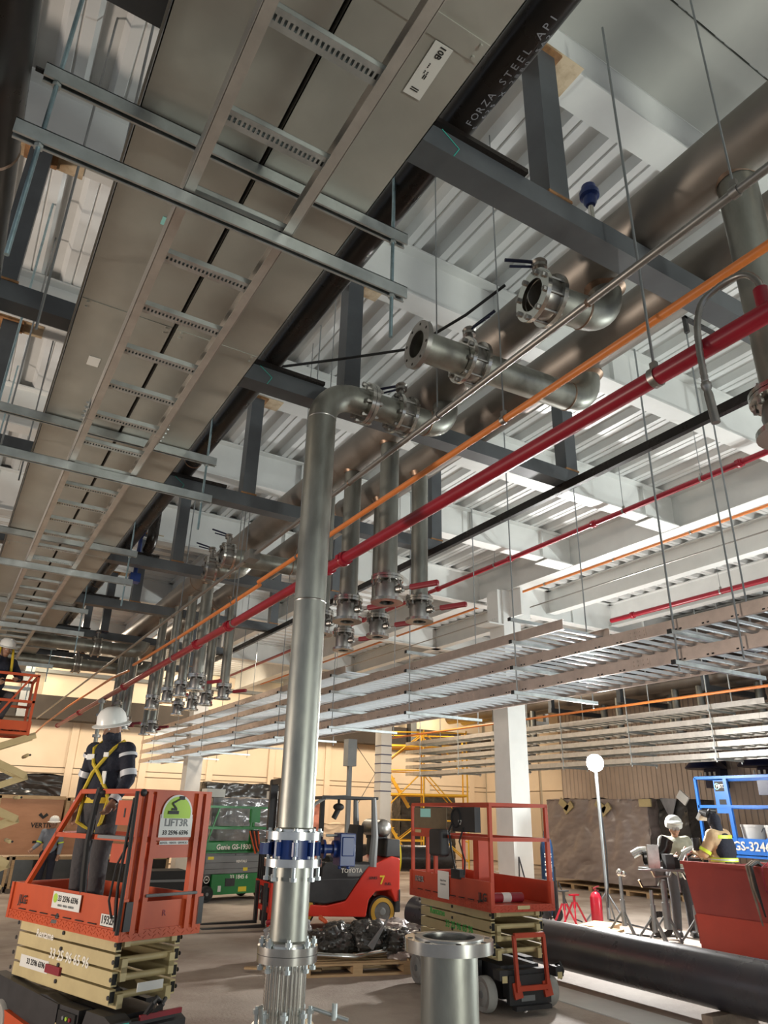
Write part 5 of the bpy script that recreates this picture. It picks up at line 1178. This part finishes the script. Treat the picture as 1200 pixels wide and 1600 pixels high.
# sheets leaning behind
wrapped('long dark plastic-covered stack behind the plywood crates', 1.4, 3.6, 25.6, 26.6, 1.2, 3.0, m_tarp, 5, .08, 'covered_stack')
wrapped('black plastic film over the stack behind the green lift', 8.3, 12.3, 25.8, 27, .0, 3.0, m_tarp, 15, .08, 'covered_stack')
cs = wrapped('clear plastic-wrapped grey stack behind the green lift', 7.2, 9.9, 21.6, 23, .15, 2.45, m_clear, 21, .07, 'wrapped_stack'); pallet_under(cs, 7.2, 9.9, 21.6, 23, m_wood, 3)
for i, x in enumerate((6.95, 9.0)):
    tag(MB().bx(x, x+.55, 21.5, 22.0, 2.46, 2.68).build('cardboard_box', m_sign), 'small pale box on the clear-wrapped stack, %s' % ['left', 'right'][i], 'box')
m_fade = mat('faded_red_tarp', (.50, .20, .15), .7, var=.2, scale=3)
for i, (x, y) in enumerate(((13.2, 28.9), (14.6, 29.3), (19.5, 30.9))):
    wrapped('red tarpaulin covered stack seen through the forklift cab' if i == 0 else ('pale stack on the far floor beyond the forklift' if i == 1 else 'black plastic-covered stack behind the yellow scaffold'), x, x+[1.2, 1.2, 3.2][i], y, y+.8, 0, [2.45, 1.7, 3.0][i], [m_fade, m_cream, m_tarp][i], 30+i, .08, 'covered_stack')

# ---- scaffold
t = thing('scaffold_tower', 'yellow scaffold tower with stair flights near the back wall', 'scaffold', (18.8, 28, 0), math.radians(-30))
b = {}
W_, D_ = 2.1, 1.6
for x in (-W_, 0, W_*.9):
    for y in (-D_/2, D_/2): MB().tube((x, y, 0), (x, y, 5.6), .035, 8).build('standard', m_yel, t)
for z in (.35, 1.1, 1.9, 2.9, 3.9, 4.9, 5.5):
    for y in (-D_/2, D_/2): MB().tube((-W_, y, z), (0 if z in (.35, 1.1) else W_*.9, y, z), .028, 8).build('ledger', m_yel, t)
    for x in (-W_, 0, W_*.9): MB().tube((x, -D_/2, z), (x, D_/2, z), .028, 8).build('transom', m_yel, t)
for z0, z1 in ((.35, 1.9), (1.9, 3.9), (3.9, 5.5)):
    for y in (-D_/2, D_/2): MB().tube((-W_, y, z0), (0, y, z1), .025, 8).build('diagonal_brace', m_yel, t); MB().tube((0, y, z1), (W_*.9, y, z0), .025, 8).build('diagonal_brace', m_yel, t)
for k in range(2):
    z = .4+k*2; MB().bar((-.6, -.3, z+.0), (-1.9, -.3, z+2.0), .05, .12).bar((-.6, .3, z), (-1.9, .3, z+2), .05, .12).build('stair_stringer', m_yel, t)
    for i in range(8): MB().box((-.6-1.3*(i+.5)/8, 0, z+.06+2*(i+.5)/8), (.18, .6, .03)).build('stair_tread', m_yel, t)
for z in (2.9, 4.9): MB().bx(-W_, W_*.9, -D_/2, D_/2, z+.02, z+.07).build('platform_deck', m_yel, t)
# rubble
SZ = ['small', 'wide', 'low', 'rounded', 'flat', 'narrow', 'tall', 'broken', 'ragged']
for i in range(3):
    x = 18.6+1.5*i; y = 26.6+random.uniform(-1, 2); b = MB(); b.ell((x, y, .12), (random.uniform(.12, .3), .2, .12), 8, 5)
    tag(b.build('rubble_lump', m_wdk if i == 1 else m_sign), '%s scrap heap lying on the floor below the scaffold' % ['left pale', 'middle brown', 'right pale'][i], 'scrap')

# ---- pallet with scrap in front of the forklift
t = thing('wooden_pallet', 'timber pallet loaded with bags and pipes in front of the forklift', 'pallet', (5.9, 10.75, 0), math.radians(-14))
for x in (-.75, 0, .75): MB().bx(x-.07, x+.07, -.55, .55, .03, .13).build('pallet_bearer', m_wood, t)
for k in range(7): MB().bx(-.85, .85, -.55+k*.17, -.45+k*.17, .13, .155).build('pallet_board', m_wood, t)
for k in (0, 3, 6): MB().bx(-.85, .85, -.55+k*.17, -.45+k*.17, .0, .03).build('pallet_board', m_wood, t)
tag(MB().box((4.9, 10.85, .05), (1.1, .10, .025), Matrix.Rotation(-.55, 3, 'Z')).build('loose_board', m_wood), 'loose timber board on the floor left of the loaded pallet', 'board')
def crumple(c, r, seed, m, label, nm='plastic_bag', n=56):
    b = MB(); c = Vector(c); M_ = n//2; vs = []
    for j in range(M_+1):
        th = PI*j/M_
        for i in range(n):
            v = Vector((math.sin(th)*math.cos(2*PI*i/n), math.sin(th)*math.sin(2*PI*i/n), math.cos(th)))
            q = v*1.6+Vector((seed*3.1, 0, 0)); k = 1+.34*noise.noise(q)+.26*abs(noise.noise(q*2.7))-.16*abs(noise.noise(q*6))-.07*abs(noise.noise(q*14))
            p = c+Vector((v.x*r[0], v.y*r[1], v.z*r[2]))*k; p.z = max(p.z, c.z-r[2]*.8); vs.append(p)
    b.add(vs, [(j*n+i, (j+1)*n+i, (j+1)*n+(i+1) % n, j*n+(i+1) % n) for j in range(M_) for i in range(n)], True)
    return tag(b.build(nm, m), label, 'bag')
crumple((5.65, 10.75, .38), (.34, .30, .21), 1, m_tarp, 'dark brown crumpled bag at the left of the pallet heap')
crumple((6.15, 10.65, .40), (.36, .30, .22), 2, m_tarp, 'glossy black plastic bag in the middle of the pallet heap')
crumple((6.55, 10.5, .36), (.30, .28, .18), 3, m_tarp, 'glossy black plastic bag at the right of the pallet heap')
crumple((5.25, 11.4, .42), (.36, .3, .22), 4, m_clear, 'clear plastic-wrapped bundle behind the left of the pallet')
crumple((6.85, 10.35, .22), (.42, .28, .22), 5, m_brn, 'brown bag slumped off the right side of the pallet')
crumple((7.3, 11.8, .22), (.6, .3, .22), 6, m_brn, 'brown sack on the floor between the heap and right lift')
tag(MB().prism([(5.95, .35), (6.22, .62), (6.30, .72), (6.10, .42), (6.02, .30)], 'y', 10.24, 10.29).build('silver_film', m_clear), 'bright silver film folded over the black bag', 'film')
o = MB().path([(5.05, 10.72, .24), (5.5, 10.45, .23), (5.75, 10.32, .22), (6.1, 10.36, .24), (6.75, 10.42, .26)], .042, 12)
tag(o.build('bent_steel_tube', m_ss), 'bent shiny steel tube on the front edge of the pallet', 'tube')
tag(MB().tube((6.55, 10.15, .09), (7.3, 10.2, .09), .09, 9).build('timber_log', m_wood), 'short timber log on the floor right of the pallet', 'timber')
for i in range(4):
    x = 4.9+random.random()*1.1; y = 11.6-random.random()*.7
    tag(MB().cap((x, y, .56+random.random()*.06), (x+random.uniform(-.2, .2), y+.1, .54+random.random()*.1), .03, .035, 8).build('scrap_fitting', [m_ss, m_handle, m_or, m_ssd][i % 4]), 'small %s fitting on top of the scrap bundle' % ['shiny', 'dark red', 'orange', 'dull grey'][i % 4], 'fitting', None)
tag(MB().bx(4.95, 5.6, 11.35, 11.8, 0, .25).build('scrap_box', m_wdk), 'dark box buried under the scrap bundle', 'box')

# ---- work floodlight on its stand, with its own light
LX, LY, LZ = 13.72, 12.95, 3.36
t = thing('floodlight_stand', 'tall grey stand with a glaring floodlight on top', 'lamp', (LX, LY, 0))
MB().tube((LX, LY, .05), (LX, LY, 3.2), .040, 12).build('pole', m_rod, t, True)
for a in range(3): MB().tube((LX, LY, .6), (LX+math.cos(a*2.1+.5)*.5, LY+math.sin(a*2.1+.5)*.5, .02), .02, 8).build('leg', m_rod, t, True)
fd = Vector((-.62, -.70, -.02)).normalized(); hx = Vector((0, 0, 1)).cross(fd).normalized(); FR = Matrix((hx, fd, fd.cross(hx)*-1)).transposed()
MB().box(Vector((LX, LY, LZ))-fd*.10, (.34, .12, .30), Matrix.Rotation(math.atan2(fd.y, fd.x)-PI/2, 3, 'Z')).build('lamp_housing', m_blk, t, True)
MB().lathe([(0, .06), (.12, .045), (.20, 0), (.20, -.02), (0, -.02)], (LX, LY, LZ), fd, 28).build('lamp_face', m_lamp, t, True)
MB().path([(LX+.04, LY, 2.6), (LX+.06, LY-.05, 1.4), (LX+.05, LY-.02, .8), (LX-.1, LY-.1, .3)], .016, 6).build('cable', m_rub, t, True)
lamp('SPOT', 'floodlight_beam', (LX-.10, LY-.12, LZ), 2200, (1, .98, .95), .18, (LX-6, LY-7, LZ-2.6), 150)
lamp('POINT', 'floodlight_spill', (LX-.25, LY-.28, LZ-.02), 420, (1, .98, .95), .15)
# ---- welding area
def stand(label, x, y, z, ball=False, r=.035):
    t = thing('pipe_stand', label, 'pipe stand', (x, y, 0)); MB().tube((x, y, .25), (x, y, z-.06), r, 12).tube((x, y, .2), (x, y, .65), r*1.4, 12).build('post', m_rod, t, True)
    for a in range(3): MB().tube((x, y, .48), (x+math.cos(a*2.1+.3)*.36, y+math.sin(a*2.1+.3)*.36, .02), .022, 8).build('leg', m_gry, t, True)
    (MB().ell((x, y, z-.02), .07).ell((x+.06, y-.05, z-.04), .05) if ball else MB().bar((x-.22, y, z), (x+.22, y, z), .03, .03).bar((x-.22, y, z), (x-.3, y, z+.12), .03, .03).bar((x+.22, y, z), (x+.3, y, z+.12), .03, .03)).build('head', m_ss, t, True)
stand('grey pipe stand with roller ball head, left of the welders', 12.28, 11.2, 1.15, True)
stand('grey pipe stand with v head, between ball-head stand and table', 12.2, 10.4, .95)
stand('dark heavy pipe stand under the fitting table, left leg group', 12.75, 10.55, 1.10, False, .055)
stand('dark heavy pipe stand under the fitting table, nearest the red bin', 12.95, 10.0, 1.10, False, .055)
t = thing('fitting_table', 'cluttered welding table holding pipe elbows between the two welders', 'table', (12.85, 10.3, 1.22), math.radians(-30))
MB().bx(-.62, .62, -.34, .34, .0, .035).build('table_top', m_gry, t)
for i, (x, y, sx, sy, sz) in enumerate(((-.48, -.2, .22, .05, .42), (-.2, -.2, .16, .2, .26), (.25, -.24, .30, .14, .20), (.0, .1, .2, .2, .2))): MB().bx(x-sx/2, x+sx/2, y-sy/2, y+sy/2, .035, .035+sz).build('fixture_plate' if i < 2 else 'tool_box', [m_ssd, m_rub, m_blk, m_rub][i], t)
MB().bar((.12, -.33, .03), (.12, -.33, .32), .015, .015).bar((.42, -.33, .03), (.42, -.33, .32), .015, .015).bar((.12, -.33, .32), (.42, -.33, .32), .015, .015).bar((.12, -.33, .18), (.42, -.33, .18), .015, .015).build('wire_cage', m_ss, t)
MB().bar((-.62, -.34, .02), (-.85, -.36, .02), .05, .02).tube((-.1, -.33, 0), (-.08, -.33, -.35), .02, 8).build('clamp_arm', m_rod, t)
t = thing('pipe_elbow', 'black pipe elbow standing on the fitting table before the khaki welder', 'pipe', (12.95, 10.45, 1.32))
MB().path([(12.5, 10.75, 1.42)]+[(12.5+.34*math.sin(a), 10.75-.30*math.sin(a), 1.42+.30*(1-math.cos(a))) for a in [k*PI/2/8 for k in range(1, 9)]]+[(12.87, 10.43, 1.78)], .13, 20, False).build('elbow_body', m_black, t, True)
t = thing('steel_duct', 'silver bent pipe on the table left of the black elbow', 'pipe', (12.3, 10.9, 1.5)); MB().path([(12.42, 10.95, 1.46), (12.52, 10.85, 1.54), (12.64, 10.72, 1.56), (12.76, 10.6, 1.52)], .075, 16).build('duct_body', m_ss, t, True)
t = thing('steel_duct', 'silver bent pipe on the table right of the black elbow', 'pipe', (13.0, 9.9, 1.4)); MB().path([(12.8, 10.1, 1.38), (12.86, 10.05, 1.52), (12.98, 9.95, 1.60), (13.15, 9.6, 1.62), (13.2, 9.3, 1.62)], .085, 16).build('duct_body', m_ss, t, True)
t = thing('welders_mug', 'dark cylinder held up by the tan-jacketed welder', 'cup', (12.9, 9.62, 1.62)); MB().lathe([(0, 0), (.07, 0), (.075, .22), (.065, .22), (.06, .02), (0, .02)], (12.82, 9.72, 1.60), up, 16).build('cup_body', m_rub, t, True)
t = thing('pipe_flange', 'round black flange standing on the floor below the table', 'flange', (12.95, 10.75, .0)); MB().lathe([(.13, 0), (.23, 0), (.23, .05), (.13, .05)], (12.98, 10.9, .23), (-.8, -.6, 0), 28, True, True).build('flange_plate', m_black, t, True)
# extinguisher
def exting(x, y, label):
    t = thing('fire_extinguisher', label, 'fire extinguisher', (x, y, 0))
    MB().lathe([(0, .02), (.11, .02), (.125, .05), (.125, .52), (.09, .60), (.035, .64), (0, .64)], (x, y, 0), up, 22).build('cylinder', m_ext, t, True)
    MB().tube((x, y, .63), (x, y, .70), .022, 10).bar((x-.06, y, .70), (x+.12, y, .74), .025, .02).bar((x-.03, y, .67), (x+.11, y, .66), .02, .015).build('valve_handle', m_handle, t, True)
    MB().path([(x+.03, y, .66), (x+.17, y, .60), (x+.17, y, .30), (x+.15, y, .2)], .014, 6).build('hose', m_rub, t, True)
exting(13.15, 12.75, 'red fire extinguisher standing left of the floodlight stand')
for i, (x, y) in enumerate(((12.3, 12.85), (12.75, 13.0))):
    t = thing('jack_stand', 'pinkish red jack stand on the floor, %s' % ['left, nearest the gas cylinder', 'right, partly behind'][i], 'jack stand', (x, y, 0))
    if i: continue_ = 0
    for a in range(4): MB().bar((x+.04*math.cos(a*PI/2+.8), y+.04*math.sin(a*PI/2+.8), .42), (x+.24*math.cos(a*PI/2+.8), y+.24*math.sin(a*PI/2+.8), .02), .03, .04).build('leg', m_ext, t, True)
    MB().tube((x, y, .3), (x, y, .55+.1*(1-i)), .03, 10).box((x, y, .56+.1*(1-i)), (.24, .08, .03)).build('ratchet_post', m_ext if i else m_blk, t, True)
t = thing('gas_cylinder', 'blue and black gas cylinder with white lettering behind the right lift', 'cylinder', (12.95, 14.0, 0)); 
MB().lathe([(0, .05), (.15, .05), (.15, 1.45), (.12, 1.62), (.05, 1.70), (.05, 1.82), (0, 1.82)], (12.95, 14.0, 0), up, 22).build('cylinder_body', m_greencyl, t, True)
text(t, 'INFRA', .22, Vector((12.855, 13.878, 1.05))-absloc(t), (0, 0, -1), (.787, -.617, 0), m_wink, ext=.001)
t = thing('welding_set', 'black welding machine with hanging cables beside the gas cylinder', 'welding machine', (12.55, 13.7, 0)); MB().bx(12.2, 12.75, 13.5, 14.0, .25, .80).build('case', m_rub, t, True)
MB().bar((12.6, 13.4, 0), (12.6, 13.4, 1.1), .03, .03).bar((12.4, 13.4, 0), (12.4, 13.4, 1.0), .03, .03).build('cart_handle', m_blk, t, True)
MB().path([(12.6, 13.3, .8), (12.7, 13.2, .4), (12.85, 13.15, .08), (12.95, 13.0, .03)], .016, 6).build('cable', m_rub, t, True)
for x in (12.3, 12.7): MB().lathe([(0, 0), (.13, 0), (.13, .06), (0, .06)], (x, 13.46, .13), (0, 1, 0), 16).build('wheel', m_rub, t, True)
for i, (x, y, a) in enumerate(((11.75, 11.3, .4), (12.4, 11.95, .4), (10.2, 12.0, .2))):
    t = thing('wooden_crib_block', 'pale timber block beside the floor pipe, %s' % ['middle', 'right, under the extinguisher', 'left'][i], 'timber', (x, y, 0), a)
    for k in range(3): MB().bx(-.4, .4, -.25+k*.2, -.13+k*.2, .0, .10).build('block', m_wood, t)
    MB().bx(-.45, .45, -.28, .30, .10, .14).build('top_board', m_wood, t)
tag(MB().path([(12.1, 11.7, .03), (12.6, 11.4, .02), (12.8, 11.0, .02), (13.3, 10.8, .02), (13.6, 11.8, .02), (LX, LY, .05)], .018, 6).build('floor_cable', m_rub), 'black cable on the floor between the stands', 'cable')
# black rod triangle leaning on the column
tag(MB().tube((10.75, 12.5, 0), (10.9, 12.63, 1.35), .015, 6).tube((10.9, 12.63, 1.35), (11.15, 12.4, 0), .015, 6).build('steel_rod_prop', m_blk), 'thin black bent rod leaning on the white column', 'rod')
# dark pipe length on the far side of the floor, seen through the right lift
t = thing('pipe_length', 'dark pipe length lying across, seen through the right lift rails', 'pipe', (10.6, 17.5, .1)); MB().tube((9.7, 18.3, 1.05), (12.4, 17.1, 1.05), .32, 26).build('pipe_body', m_black, t, True); MB().lathe([(.322, 0), (.326, .02), (.322, .04)], (11.1, 17.68, 1.05), (2.7, -1.2, 0), 26).build('yellow_band', m_ylab, t, True)
for x, y in ((10.1, 18.12), (11.9, 17.32)): MB().bx(x-.1, x+.1, y-.35, y+.35, 0, .76).build('trestle', m_wdk, t, True)
# floor marks
m_stn = mat('floor_stain_brown', (.17, .125, .095), .8)

# ================================================================== finish: bring the survey frame to metres
for o in list(COL.objects):
    if o.parent is None and o.type not in ('LIGHT', 'CAMERA'):
        o.location = o.location*S; o.scale = o.scale*S
